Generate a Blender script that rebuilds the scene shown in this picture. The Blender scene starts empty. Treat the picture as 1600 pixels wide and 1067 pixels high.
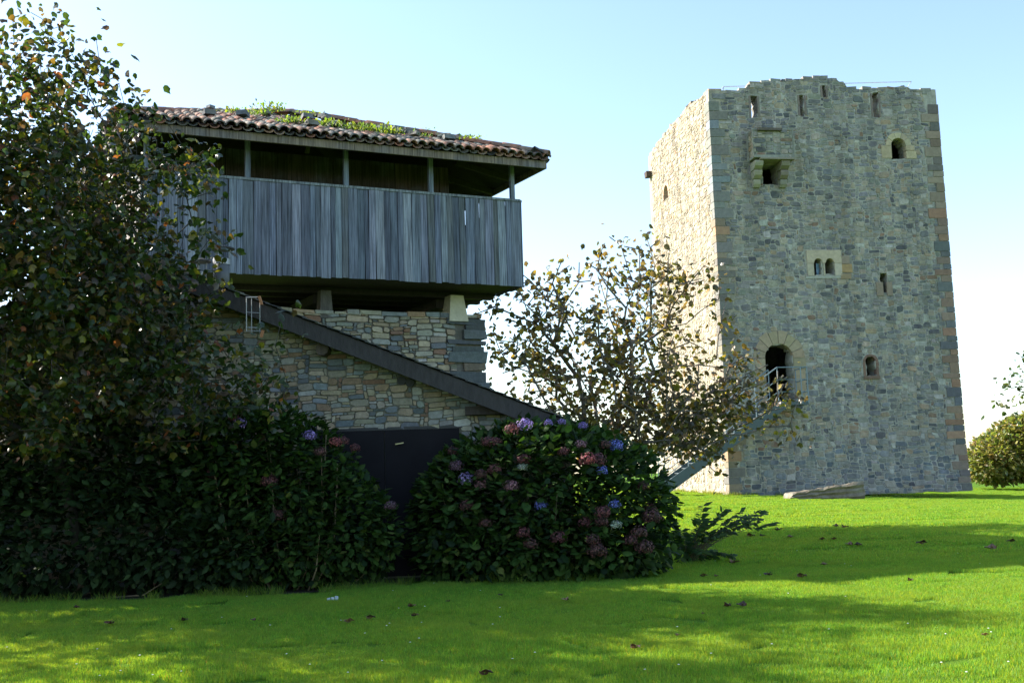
import bpy, math, random
import numpy as np
from mathutils import Vector, noise
random.seed(7); rng = np.random.default_rng(7)
SC = bpy.context.scene
COL = bpy.data.collections.new('scene'); SC.collection.children.link(COL)
rad = math.radians

# ---------------------------------------------------------------- camera
FPX, PITCH, ROLL = 1700.0, math.atan(212/1700), .032
CAMP = np.array([0, 0, 1.6])
Fv = np.array([0, math.cos(PITCH), math.sin(PITCH)]); R0 = np.array([1., 0, 0]); U0 = np.array([0, -math.sin(PITCH), math.cos(PITCH)])
Rv = math.cos(ROLL)*R0-math.sin(ROLL)*U0; Uv = math.sin(ROLL)*R0+math.cos(ROLL)*U0
cd = bpy.data.cameras.new('camera'); cam = bpy.data.objects.new('camera', cd); COL.objects.link(cam)
cd.sensor_width = 36; cd.lens = 36*FPX/1600; cd.clip_end = 5000; cd.clip_start = .1
from mathutils import Matrix
M3 = Matrix((Rv, Uv, -Fv)).transposed(); cam.matrix_world = Matrix.Translation(CAMP.tolist()) @ M3.to_4x4()
SC.camera = cam
# ---------------------------------------------------------------- light
SUN_EL, SUN_AZ = 35.0, 20.0       # elevation; light travels (cos az, -sin az) on the ground
ts = np.array([-math.cos(rad(SUN_AZ))*math.cos(rad(SUN_EL)), math.sin(rad(SUN_AZ))*math.cos(rad(SUN_EL)), math.sin(rad(SUN_EL))])
sl = bpy.data.lights.new('sun', 'SUN'); sl.energy = 5.0; sl.angle = rad(.53); sl.color = (1, .93, .82)
so = bpy.data.objects.new('sun', sl); COL.objects.link(so); so.location = (-60, 30, 60)
so.rotation_euler = Vector((-ts).tolist()).to_track_quat('-Z', 'Y').to_euler()
W = bpy.data.worlds.new('World'); SC.world = W; W.use_nodes = True
nt = W.node_tree; nt.nodes.clear()
sky = nt.nodes.new('ShaderNodeTexSky'); sky.sky_type = 'NISHITA'; sky.sun_disc = False
sky.sun_elevation = rad(SUN_EL); sky.sun_rotation = math.atan2(ts[0], ts[1]); sky.altitude = 30
sky.air_density = 1.0; sky.dust_density = .7; sky.ozone_density = 1.2
bg = nt.nodes.new('ShaderNodeBackground'); bg.inputs[1].default_value = .122
wo = nt.nodes.new('ShaderNodeOutputWorld'); nt.links.new(sky.outputs[0], bg.inputs[0]); nt.links.new(bg.outputs[0], wo.inputs[0])
SC.view_settings.view_transform = 'Standard'; SC.view_settings.look = 'None'; SC.view_settings.gamma = 1
SC.view_settings.use_curve_mapping = False; SC.view_settings.exposure = 1.55
SC.render.engine = 'CYCLES'
SC.cycles.max_bounces = 6; SC.cycles.transparent_max_bounces = 8; SC.cycles.transmission_bounces = 4

# ---------------------------------------------------------------- helpers
def ray(px, py): return Fv+Rv*(px-800)/FPX+Uv*(533.5-py)/FPX
def P(px, py, Y): d = ray(px, py); return CAMP+d*(Y/d[1])
def onplane(px, py, A, n): d = ray(px, py); return CAMP+d*(((A-CAMP)@n)/(d@n))
def proj(q):
    q = np.asarray(q, float)-CAMP; z = q@Fv
    return 800+FPX*(q@Rv)/z, 533.5-FPX*(q@Uv)/z
def smooth(a, b, x):
    t = min(1, max(0, (x-a)/(b-a))); return t*t*(3-2*t)
def gz(x, y):
    z = .42*smooth(18, 52, y)+.2*smooth(50, 80, y)
    z -= .045*(x-10.5)*smooth(28, 50, y)*(1-smooth(60, 110, y)) if x > -10 and x < 40 else 0
    z += .012*noise.noise(Vector((x*.25, y*.25, 0)))
    return z
def G(px, py):
    z = 0
    for _ in range(12):
        d = ray(px, py); t = (z-1.6)/d[2]; q = CAMP+d*t; z = gz(q[0], q[1])
    return np.array([q[0], q[1], z])
ORI = {}
def setp(o, label=None, cat=None, group=None, kind=None):
    if label: o['label'] = label
    if cat: o['category'] = cat
    if group: o['group'] = group
    if kind: o['kind'] = kind
    return o
def empty(name, loc, label, cat, group=None):
    o = bpy.data.objects.new(name, None); COL.objects.link(o); o.empty_display_size = .2
    o.location = [float(v) for v in loc]; ORI[o.name] = np.array(loc, float); return setp(o, label, cat, group)
class MB:
    def __init__(s): s.v = []; s.f = []; s.c = []; s.cur = (.5, .5, .5)
    def add(s, vs, fs, col=None):
        n = len(s.v); s.v += [tuple(map(float, q)) for q in vs]; s.f += [tuple(i+n for i in f) for f in fs]
        s.c += [col or s.cur]*len(fs)
    def box(s, a, b, col=None):
        x0, y0, z0 = a; x1, y1, z1 = b
        s.add([(x0,y0,z0),(x1,y0,z0),(x1,y1,z0),(x0,y1,z0),(x0,y0,z1),(x1,y0,z1),(x1,y1,z1),(x0,y1,z1)], BF, col)
    def tbox(s, T, a, b, col=None, jit=0):
        x0, y0, z0 = a; x1, y1, z1 = b
        vs = [(x0,y0,z0),(x1,y0,z0),(x1,y1,z0),(x0,y1,z0),(x0,y0,z1),(x1,y0,z1),(x1,y1,z1),(x0,y1,z1)]
        if jit: vs = [tuple(c+random.uniform(-jit, jit) for c in v) for v in vs]
        s.add([T(*v) for v in vs], BF, col)
    def beam(s, p, q, w, h, col=None, up=(0, 0, 1)):
        p = np.array(p, float); q = np.array(q, float); d = q-p; d /= np.linalg.norm(d); up = np.array(up, float)
        r = np.cross(d, up); r = r/(np.linalg.norm(r)+1e-9); u = np.cross(r, d)
        vs = [e+r*a*w/2+u*b*h/2 for e in (p, q) for a, b in ((-1,-1),(1,-1),(1,1),(-1,1))]
        s.add(vs, BF, col)
    def tube(s, pts, rs, n=6, col=None, cap=True):
        pts = [np.array(p, float) for p in pts]; vs = []
        if not hasattr(rs, '__len__'): rs = [rs]*len(pts)
        for i, p in enumerate(pts):
            d = pts[min(i+1, len(pts)-1)]-pts[max(i-1, 0)]; d = d/(np.linalg.norm(d)+1e-9)
            a = np.cross(d, (0, 0, 1) if abs(d[2]) < .9 else (1, 0, 0)); a /= np.linalg.norm(a); b = np.cross(d, a)
            vs += [p+(a*math.cos(t)+b*math.sin(t))*rs[i] for t in [2*math.pi*k/n for k in range(n)]]
        fs = [(i*n+k, i*n+(k+1) % n, (i+1)*n+(k+1) % n, (i+1)*n+k) for i in range(len(pts)-1) for k in range(n)]
        if cap: fs += [tuple(range(n))[::-1], tuple((len(pts)-1)*n+k for k in range(n))]
        s.add(vs, fs, col)
    def build(s, name, mat, parent=None, smoothf=False, origin=None, **kw):
        me = bpy.data.meshes.new(name); v = np.array(s.v)
        org = np.array(origin, float) if origin is not None else (v.min(0)+v.max(0))/2
        if origin is None and parent is None: org[2] = v[:, 2].min()
        me.from_pydata((v-org).tolist(), [], s.f); me.materials.append(mat)
        ca = me.color_attributes.new('col', 'FLOAT_COLOR', 'CORNER')
        arr = []
        for f, c in zip(s.f, s.c): arr += [c[0], c[1], c[2], 1.0]*len(f)
        ca.data.foreach_set('color', arr)
        if smoothf: me.polygons.foreach_set('use_smooth', [True]*len(me.polygons))
        o = bpy.data.objects.new(name, me); COL.objects.link(o)
        if parent: o.parent = parent; o.location = (org-ORI[parent.name]).tolist()
        else: o.location = org.tolist()
        ORI[o.name] = org
        return setp(o, **kw)
BF = [(3,2,1,0),(4,5,6,7),(0,1,5,4),(1,2,6,5),(2,3,7,6),(3,0,4,7)]
def npmesh(name, V, T, C, mat, parent=None, org=None, **kw):   # V (n,3) T (m,3) tris, C (m,3)
    me = bpy.data.meshes.new(name); V = np.asarray(V, np.float32); T = np.asarray(T, np.int32)
    if org is None: org = (V.min(0)+V.max(0))/2
    me.vertices.add(len(V)); me.vertices.foreach_set('co', (V-org).astype(np.float32).ravel())
    me.loops.add(T.size); me.loops.foreach_set('vertex_index', T.ravel())
    me.polygons.add(len(T)); me.polygons.foreach_set('loop_start', np.arange(len(T), dtype=np.int32)*3)
    me.update(calc_edges=True); me.materials.append(mat)
    ca = me.color_attributes.new('col', 'FLOAT_COLOR', 'CORNER')
    c4 = np.ones((len(T), 3, 4), np.float32); c4[:, :, :3] = np.asarray(C)[:, None, :]; ca.data.foreach_set('color', c4.ravel())
    o = bpy.data.objects.new(name, me); COL.objects.link(o)
    if parent: o.parent = parent; o.location = (org-ORI[parent.name]).tolist()
    else: o.location = [float(q) for q in org]
    ORI[o.name] = np.array(org, float)
    return setp(o, **kw)

# ---------------------------------------------------------------- materials
def newmat(name):
    m = bpy.data.materials.new(name); m.use_nodes = True; t = m.node_tree; t.nodes.clear()
    return m, t, t.nodes.new, t.links.new
def surf(name, base=None, scale=8, var=.35, rough=.85, bump=.3, bscale=None, stretch=(1,1,1), spec=.3, metal=0, tint=None, tscale=1.5, tamt=.3, detail=6, streak=0):
    """colour attribute (or base) times noise, second tint noise, bump"""
    m, t, N, L = newmat(name)
    out = N('ShaderNodeOutputMaterial'); b = N('ShaderNodeBsdfPrincipled'); L(b.outputs[0], out.inputs[0])
    tc = N('ShaderNodeTexCoord'); gm = N('ShaderNodeNewGeometry'); mp = N('ShaderNodeMapping'); mp.inputs['Scale'].default_value = stretch
    L(gm.outputs['Position'], mp.inputs[0])
    n1 = N('ShaderNodeTexNoise'); n1.inputs['Scale'].default_value = scale; n1.inputs['Detail'].default_value = detail; n1.inputs['Roughness'].default_value = .65; L(mp.outputs[0], n1.inputs[0])
    mr = N('ShaderNodeMapRange'); mr.inputs[1].default_value = .25; mr.inputs[2].default_value = .75; mr.inputs[3].default_value = 1-var; mr.inputs[4].default_value = 1+var; L(n1.outputs[0], mr.inputs[0])
    if base is None:
        a = N('ShaderNodeAttribute'); a.attribute_name = 'col'; src = a.outputs[0]
    else:
        a = N('ShaderNodeRGB'); a.outputs[0].default_value = (*base, 1); src = a.outputs[0]
    if tint:
        n2 = N('ShaderNodeTexNoise'); n2.inputs['Scale'].default_value = tscale; n2.inputs['Detail'].default_value = 5; L(gm.outputs['Position'], n2.inputs[0])
        r2 = N('ShaderNodeMapRange'); r2.inputs[1].default_value = .48; r2.inputs[2].default_value = .68; r2.inputs[4].default_value = tamt; L(n2.outputs[0], r2.inputs[0])
        mx = N('ShaderNodeMix'); mx.data_type = 'RGBA'; L(r2.outputs[0], mx.inputs[0]); L(src, mx.inputs[6]); mx.inputs[7].default_value = (*tint, 1); src = mx.outputs[2]
    vm = N('ShaderNodeVectorMath'); vm.operation = 'SCALE'; L(src, vm.inputs[0]); L(mr.outputs[0], vm.inputs['Scale'])
    if streak:   # rain stains running down
        m2 = N('ShaderNodeMapping'); m2.inputs['Scale'].default_value = (1.6, 1.6, .16); L(gm.outputs['Position'], m2.inputs[0]); n4 = N('ShaderNodeTexNoise'); n4.inputs['Scale'].default_value = 1; n4.inputs['Detail'].default_value = 6; n4.inputs['Roughness'].default_value = .7; L(m2.outputs[0], n4.inputs[0])
        r4 = N('ShaderNodeMapRange'); r4.inputs[1].default_value = .35; r4.inputs[2].default_value = .65; r4.inputs[3].default_value = 1-streak; r4.inputs[4].default_value = 1.15; L(n4.outputs[0], r4.inputs[0]); v4 = N('ShaderNodeVectorMath'); v4.operation = 'SCALE'; L(vm.outputs[0], v4.inputs[0]); L(r4.outputs[0], v4.inputs['Scale']); vm = v4
    L(vm.outputs[0], b.inputs['Base Color'])
    b.inputs['Roughness'].default_value = rough; b.inputs['Specular IOR Level'].default_value = spec; b.inputs['Metallic'].default_value = metal
    if bump:
        n3 = N('ShaderNodeTexNoise'); n3.inputs['Scale'].default_value = bscale or scale*3; n3.inputs['Detail'].default_value = 8; L(mp.outputs[0], n3.inputs[0])
        bp = N('ShaderNodeBump'); bp.inputs['Strength'].default_value = bump; bp.inputs['Distance'].default_value = .02; L(n3.outputs[0], bp.inputs['Height']); L(bp.outputs[0], b.inputs['Normal'])
    return m
def leafmat(name, trans=.45, rough=.45, tboost=(1.5, 1.6, .7), spec=.35, patchy=False):
    m, t, N, L = newmat(name)
    out = N('ShaderNodeOutputMaterial'); b = N('ShaderNodeBsdfPrincipled'); tr = N('ShaderNodeBsdfTranslucent'); mx = N('ShaderNodeMixShader')
    a = N('ShaderNodeAttribute'); a.attribute_name = 'col'
    gm = N('ShaderNodeNewGeometry'); n1 = N('ShaderNodeTexNoise'); n1.inputs['Scale'].default_value = 9; L(gm.outputs['Position'], n1.inputs[0])
    mr = N('ShaderNodeMapRange'); mr.inputs[3].default_value = .55; mr.inputs[4].default_value = 1.45; L(n1.outputs[0], mr.inputs[0])
    vm = N('ShaderNodeVectorMath'); vm.operation = 'SCALE'; L(a.outputs[0], vm.inputs[0]); L(mr.outputs[0], vm.inputs['Scale'])
    v2 = N('ShaderNodeVectorMath'); v2.operation = 'MULTIPLY'; L(vm.outputs[0], v2.inputs[0]); v2.inputs[1].default_value = tboost
    L(vm.outputs[0], b.inputs['Base Color']); L(v2.outputs[0], tr.inputs[0]); b.inputs['Roughness'].default_value = rough; b.inputs['Specular IOR Level'].default_value = spec
    if patchy:
        n5 = N('ShaderNodeTexNoise'); n5.inputs['Scale'].default_value = .55; n5.inputs['Detail'].default_value = 4; n5.inputs['Roughness'].default_value = .7; L(gm.outputs['Position'], n5.inputs[0]); r5 = N('ShaderNodeMapRange'); r5.inputs[1].default_value = .42; r5.inputs[2].default_value = .66; r5.inputs[4].default_value = .55; L(n5.outputs[0], r5.inputs[0])
        x5 = N('ShaderNodeMix'); x5.data_type = 'RGBA'; L(r5.outputs[0], x5.inputs[0]); L(vm.outputs[0], x5.inputs[6]); x5.inputs[7].default_value = (.19, .32, .045, 1); L(x5.outputs[2], b.inputs['Base Color']); L(x5.outputs[2], v2.inputs[0])
    mx.inputs[0].default_value = trans; L(b.outputs[0], mx.inputs[1]); L(tr.outputs[0], mx.inputs[2]); L(mx.outputs[0], out.inputs[0]); return m
M = dict(
    stone=surf('tower_stone', scale=7, var=.35, bump=.6, bscale=16, tint=(.30,.285,.24), tscale=2.2, tamt=.45, streak=.24),
    mortar=surf('lime_mortar', scale=5, var=.3, bump=.8, bscale=22, tint=(.17,.165,.15), tscale=1.1, tamt=.6, streak=.24),
    fieldstone=surf('field_stone', scale=11, var=.3, bump=.5, bscale=30),
    darkmortar=surf('dark_joint', scale=9, var=.3, bump=.6, bscale=25),
    ashlar=surf('dressed_sandstone', scale=6, var=.22, bump=.35, bscale=20),
    board=surf('weathered_board', scale=4, var=.85, bump=.8, bscale=9, stretch=(8,8,.28), tint=(.12,.14,.18), tscale=1.8, tamt=.45, spec=.2),
    wood=surf('old_dark_wood', scale=6, var=.35, bump=.4, stretch=(3,3,.7)),
    tile=surf('clay_tile', scale=9, var=.45, bump=.5, bscale=35, tint=(.16,.16,.13), tscale=5, tamt=.75),
    metal=surf('dark_metal', scale=4, var=.15, rough=.5, bump=.05, spec=.4),
    gate=surf('matt_black_sheet', scale=2, var=.2, rough=.75, bump=.1, spec=.08),
    steel=surf('galvanised_steel', scale=10, var=.15, rough=.45, bump=.05, metal=.4),
    bark=surf('bark', scale=14, var=.4, bump=.6, bscale=30, stretch=(1,1,.4)),
    leaf=leafmat('tree_leaf', rough=.36, spec=.55, trans=.42), hleaf=leafmat('hydrangea_leaf', trans=.25, rough=.6, tboost=(1.3,1.5,.6), spec=.14),
    petal=leafmat('petal', trans=.3, rough=.6, tboost=(1.2,1.2,1.2)),
    grass=leafmat('grass_blade', trans=.5, rough=.5, tboost=(2.5,1.5,.45), spec=.25, patchy=True),
    dry=leafmat('dry_leaf', trans=.15, rough=.7, tboost=(1.2,1,.6)),
    weed=leafmat('roof_weed_leaf', trans=.5, rough=.6, tboost=(1.6,1.5,.6)),
    soil=surf('soil', base=(.035,.028,.02), scale=12, var=.4, bump=.8),
    turf=surf('turf', base=(.07,.15,.012), scale=1.3, var=.25, rough=1, bump=.8, bscale=60, tint=(.10,.17,.02), tscale=.35, tamt=.5, spec=.05),
    glass=surf('sky_tinted_glass', base=(.18,.3,.42), scale=3, var=.05, rough=.15, bump=0, spec=.8),  # base colour carries the blue of the sky in the glass
)
def jc(c, a=.12):
    k = 1+random.uniform(-a, a); return tuple(max(.004, x*k*(1+random.uniform(-.04, .04))) for x in c)

# ================================================================ GROUND
def build_ground():
    xs = sorted(set([-1500,-600,-250,-120,-70]+list(np.arange(-40, 62, 1.5))+[90,160,320,700,1500]))
    ys = sorted(set([-400,-80,-20]+list(np.arange(-5, 60, 1.25))+list(np.arange(60, 120, 5))+[150,220,400,900,2500]))
    V = [(x, y, gz(x, y)) for y in ys for x in xs]; n = len(xs)
    Fc = [(j*n+i, j*n+i+1, (j+1)*n+i+1, (j+1)*n+i) for j in range(len(ys)-1) for i in range(n-1)]
    m = MB(); m.add(V, Fc); o = m.build('lawn_ground', M['turf'], smoothf=True, origin=(0,0,0), kind='structure')
build_ground()

# ================================================================ MASONRY TOOLS
def rects_fill(nx, ny, ok, sizes, rnd):
    occ = np.zeros((nx, ny), bool); out = []
    for i in range(nx):
        for j in range(ny):
            if not ok(i, j): occ[i, j] = True
    for j in range(ny):
        for i in range(nx):
            if occ[i, j]: continue
            w, h = rnd.choice(sizes)
            while True:
                ww = 0
                while ww < w and i+ww < nx and not occ[i+ww, j]: ww += 1
                w = ww; hh = 1
                while hh < h and j+hh < ny and not occ[i:i+w, j+hh].any(): hh += 1
                h = hh; break
            occ[i:i+w, j:j+h] = True; out.append((i, j, i+w, j+h))
    return out
def add_stone(m, T, r, gap, proud, col, rnd, warp, cutmax=.36):
    u0, v0, u1, v1 = r; gap = gap*rnd.uniform(.7, 1.5); u0 += gap; v0 += gap*.8; u1 -= gap; v1 -= gap*.8
    w, h = u1-u0, v1-v0
    if w < .01 or h < .01: return
    cu = lambda: rnd.uniform(.05, cutmax)*min(w, h); pts = []
    a, b = cu(), cu()
    k = rnd.random() < .25
    for (x, y, sx, sy) in ((u0,v0,1,1),(u1,v0,-1,1),(u1,v1,-1,-1),(u0,v1,1,-1)):
        a, b = cu()*1.25, cu()*.9
        if sx*sy > 0: pts += [(x, y+sy*b), (x+sx*a, y)]
        else: pts += [(x+sx*a, y), (x, y+sy*b)]
    cx, cy = (u0+u1)/2, (v0+v1)/2; jt = .06*min(w, h)
    pts = [(x+rnd.uniform(-jt, jt), y+rnd.uniform(-jt, jt)) for x, y in pts]
    pr = proud*rnd.uniform(.5, 1.3); tx, ty = rnd.uniform(-.35,.35)*proud, rnd.uniform(-.35,.35)*proud
    vs = []
    for (x, y) in pts: X, Y = warp(x, y); vs.append(T(X, Y, -.01))
    for (x, y) in pts:
        x2, y2 = cx+(x-cx)*(1-.05*h/w-.03), cy+(y-cy)*.9; X, Y = warp(x2, y2)
        vs.append(T(X, Y, pr+tx*(x-cx)/w*2+ty*(y-cy)/h*2))
    fs = [(i, (i+1) % 8, 8+(i+1) % 8, 8+i) for i in range(8)]+[tuple(range(8, 16))]
    m.add(vs, fs, col)
def shell(m, nx, ny, cu, cv, hole, T, d0, d1, col, warp, rough=.012):
    """wall body as one sheet of cells, open where hole() is true, with real thickness d1..d0"""
    idx = {}
    def vert(i, j, s):
        k = (i, j, s)
        if k not in idx:
            u, v = warp(i*cu, j*cv); d = (d0 if s else d1)
            if s: d += rough*noise.noise(Vector((u*2.3, v*2.3, 5)))
            idx[k] = len(vs); vs.append(T(u, v, d))
        return idx[k]
    vs = []; fs = []
    H = lambda i, j: not (0 <= i < nx and 0 <= j < ny) or hole(i, j)
    for i in range(nx):
        for j in range(ny):
            if H(i, j): continue
            fs.append((vert(i,j,1), vert(i+1,j,1), vert(i+1,j+1,1), vert(i,j+1,1)))
            fs.append((vert(i,j+1,0), vert(i+1,j+1,0), vert(i+1,j,0), vert(i,j,0)))
            if H(i-1, j): fs.append((vert(i,j,0), vert(i,j,1), vert(i,j+1,1), vert(i,j+1,0)))
            if H(i+1, j): fs.append((vert(i+1,j,1), vert(i+1,j,0), vert(i+1,j+1,0), vert(i+1,j+1,1)))
            if H(i, j-1): fs.append((vert(i,j,0), vert(i+1,j,0), vert(i+1,j,1), vert(i,j,1)))
            if H(i, j+1): fs.append((vert(i,j+1,1), vert(i+1,j+1,1), vert(i+1,j+1,0), vert(i,j+1,0)))
    m.add(vs, fs, col)
def inarch(u, v, o, grow=0):
    """o = (uc, v0, w, h, arched)"""
    uc, v0, w, h, ar = o; w2 = w/2+grow
    if abs(u-uc) > w2 or v < v0 or v > v0+h+grow: return False
    if not ar: return True
    sp = v0+h-w/2
    return v < sp or (u-uc)**2+(v-sp)**2 < w2*w2

# ================================================================ TOWER
TB = rad(7.5)
TA = P(1142, 771, 50); TA[2] -= .25
E1 = np.array([math.cos(TB), math.sin(TB), 0]); E2 = np.array([-math.sin(TB), math.cos(TB), 0]); ZZ = np.array([0, 0, 1.])
def batter(v): return .10*max(0, 1-v/3.0)**2       # the foot spreads a little
def Tf(u, v, d): return TA+E1*u+ZZ*v-E2*(d+batter(v))-E1*batter(v)*(1-min(1, max(0, u/TW))*2)*.9
def uvf(px, py, d=0):
    q = onplane(px, py, TA-E2*d, E2)-TA; return q@E1, q[2]
TW = uvf(1513, 760)[0]
def Tl(u, v, d): return TA+E2*u+ZZ*v-E1*(d+batter(v))-E2*batter(v)*(1-min(1, u/TD)*2)*.9
def uvl(px, py, d=0):
    q = onplane(px, py, TA-E1*d, E1)-TA; return q@E2, q[2]
TD = 11.4
tower = empty('stone_tower', TA+E1*TW/2+E2*TD/2, 'tall square medieval tower of grey rubble stone with an arched door and a ruined top', 'tower')
PAL = [((.18,.185,.20),5),((.245,.24,.232),6),((.29,.265,.22),5),((.145,.15,.16),3),((.33,.29,.23),3),((.095,.10,.112),1.8),((.29,.235,.17),2.0),((.22,.15,.11),.8),((.37,.365,.34),2),((.2,.21,.185),2)]
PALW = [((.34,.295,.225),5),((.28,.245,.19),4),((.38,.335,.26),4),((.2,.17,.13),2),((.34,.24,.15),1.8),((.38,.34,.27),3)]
def pick(pal, rnd): return wm(jc(rnd.choices([c for c, _ in pal], [w for _, w in pal])[0], .16))
def wm(c): return (c[0]*1.05, c[1], c[2]*.96)
SZ = [(1,1),(2,1),(3,1),(2,2),(3,2),(4,2),(2,1),(3,2),(2,3),(5,2),(3,3),(4,3),(2,2),(3,2),(1,2),(4,4),(5,3),(2,1),(3,3),(4,3),(1,1)]
def wp(seed, a, b):
    def f(u, v): return u+a*noise.noise(Vector((u*1.3, v*2.3, seed)))+a*.4*noise.noise(Vector((u*4, v*6, seed+3))), v+b*noise.noise(Vector((u*1.0, v*1.1, seed+9)))+b*.35*noise.noise(Vector((u*4, v*3, seed+5)))
    return f
def topfun(pts, conv):
    q = sorted(conv(*p) for p in pts); us = [a for a, _ in q]; vs = [b for _, b in q]
    return lambda u: float(np.interp(u, us, vs))
ftop = topfun([(1095,153),(1114,151),(1118,148),(1140,145),(1142,142),(1166,139),(1168,133),(1200,128),(1238,126),(1242,124),(1306,123),(1308,128),(1318,128),(1322,136),(1340,140),(1384,140),(1386,136),(1418,136),(1424,140),(1463,141)], uvf)
ltop = topfun([(1094,156),(1087,160),(1074,164),(1070,172),(1058,190),(1046,200),(1030,222),(1008,252),(1006,262)], uvl)
def op(x0, y0, x1, y1, ar=False, conv=uvf):
    ua, va = conv(x0, y1); ub, vb = conv(x1, y0); return ((ua+ub)/2, min(va, vb), max(abs(ub-ua), .16), abs(vb-va), ar)
DOOR = op(1199, 536, 1238, 633, True); AW = op(1393, 216, 1414, 248, True)
T1 = op(1272, 404, 1285, 430, True); T2 = op(1290, 404, 1303, 430, True)
SLITS = [op(1174,150,1183,184), op(1250,149,1256,181), op(1285,134,1290,152), op(1364,146,1372,183)]
S5 = op(1379,425,1384,458); SW = op(1353,556,1368,587, True)
HOLES = [DOOR, AW, op(1191,257,1214,288), T1, T2, S5, SW]+SLITS
NOR = []  # extra rectangles without rubble: (u0,v0,u1,v1)
def R_(x0, y0, x1, y1, conv=uvf):
    ua, va = conv(x0, y1); ub, vb = conv(x1, y0); return (ua, va, ub, vb)
BOXR = R_(1170,208,1230,253); NOR += [R_(1262,391,1313,431), R_(1383,225,1431,249), R_(1310,400,1328,432)]
CU, CV = .115, .082
QT = []; _r = random.Random(12); _v = 0
while _v < 19.5:
    _h = _r.uniform(.26, .5); _k = len(QT) % 2
    QT.append((_v, _v+_h, (_r.uniform(.62, .95) if _k else _r.uniform(.35, .55)), (_r.uniform(.35, .5) if _k else _r.uniform(.55, .8)))); _v += _h
def quoin_w(v, side):   # toothing length of the corner stones
    for a, b, l0, l1 in QT:
        if a <= v < b: return l1 if side else l0
    return .5
def face(T, conv, W, top, holes, nor, grow, pal, seed, name, quoins=(0, 1), parts=300, cu=CU, cv=CV, sizes=SZ, proud=.02, gap=.014, mcol=(.37,.35,.30), d1=-.9):
    rnd = random.Random(seed); nx = int(round(W/cu)); cu = W/nx; H = max(top(u) for u in np.linspace(0, W, 60)); ny = int(H/cv)+1
    warp = wp(seed, .11, .10)
    def hole(i, j):
        u, v = (i+.5)*cu, (j+.5)*cv
        if v > top(u)+.06: return True
        return any(inarch(u, v, o) for o in holes)
    def ok(i, j):
        u, v = (i+.5)*cu, (j+.5)*cv
        if hole(i, j): return False
        if any(inarch(u, v, o, g) for o, g in grow): return False
        if any(a-.02 < u < c+.02 and b-.02 < v < d+.02 for a, b, c, d in nor): return False
        if 0 in quoins and u < quoin_w(v, seed % 2) : return False
        if 1 in quoins and u > W-quoin_w(v, seed % 2): return False
        return True
    m = MB()
    def wq(u, v):   # warp fades out at the corners so faces meet
        a, b = warp(u, v); k = min(1, u/.6, (W-u)/.6); k = max(0, k); return u+(a-u)*k, min(v+(b-v)*k, top(u)+.05*noise.noise(Vector((u*2.5,3,seed))))
    shell(m, nx, ny, cu, cv, hole, T, 0, d1, mcol, wq)
    m.build(name, M['mortar'], tower)
    rs = rects_fill(nx, ny, ok, sizes, rnd)
    rs.sort(key=lambda r: -(r[2]-r[0])*(r[3]-r[1])*rnd.uniform(.8, 1.2))
    st = MB()
    for k, r in enumerate(rs):
        mm = MB() if k < parts else st
        v = r[1]*cv
        c = pick(pal(v) if callable(pal) else pal, rnd)
        add_stone(mm, T, (r[0]*cu, r[1]*cv, r[2]*cu, r[3]*cv), gap, proud, c, rnd, wq)
        if k < parts and mm.v: mm.build('stone', M['stone'], tower)
    if st.v: st.build('small_stones', M['stone'], tower, kind='stuff')
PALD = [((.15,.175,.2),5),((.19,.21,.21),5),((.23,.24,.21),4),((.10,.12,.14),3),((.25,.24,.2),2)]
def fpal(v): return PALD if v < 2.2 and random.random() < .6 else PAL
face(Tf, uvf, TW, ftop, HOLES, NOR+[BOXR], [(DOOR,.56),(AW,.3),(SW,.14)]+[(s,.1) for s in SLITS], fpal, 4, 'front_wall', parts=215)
LW = op(1038,286,1044,314, True, uvl); LW2 = op(1066,420,1073,446, True, uvl)
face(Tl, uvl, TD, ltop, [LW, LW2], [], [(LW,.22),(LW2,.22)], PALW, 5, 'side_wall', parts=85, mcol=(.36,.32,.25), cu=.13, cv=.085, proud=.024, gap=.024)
# right and rear walls
TR = lambda u, v, d: TA+E1*(TW+d+batter(v))+E2*u+ZZ*v
TBk = lambda u, v, d: TA+E2*(TD+d+batter(v))+E1*(TW-u)+ZZ*v
face(TR, None, TD, lambda u: 18.0+.2*math.sin(u*1.3), [], [], [], PAL, 6, 'side_wall', parts=0, cu=.27, cv=.18, quoins=(0,))
face(TBk, None, TW, lambda u: 18.1+.2*math.sin(u*1.1), [], [], [], PALW, 8, 'rear_wall', parts=0, cu=.27, cv=.18, quoins=())
fl = MB(); fl.tbox(lambda a, b, c: TA+E1*a+E2*b+ZZ*c, (.7, .7, 17.0), (TW-.7, TD-.7, 17.2)); fl.tbox(lambda a, b, c: TA+E1*a+E2*b+ZZ*c, (.9, .9, 3.2), (TW-.9, TD-.9, 3.35))
fl.cur = (.08,.08,.07); fl.c = [(.08,.08,.07)]*len(fl.c); fl.build('floor', M['wood'], tower)
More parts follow.
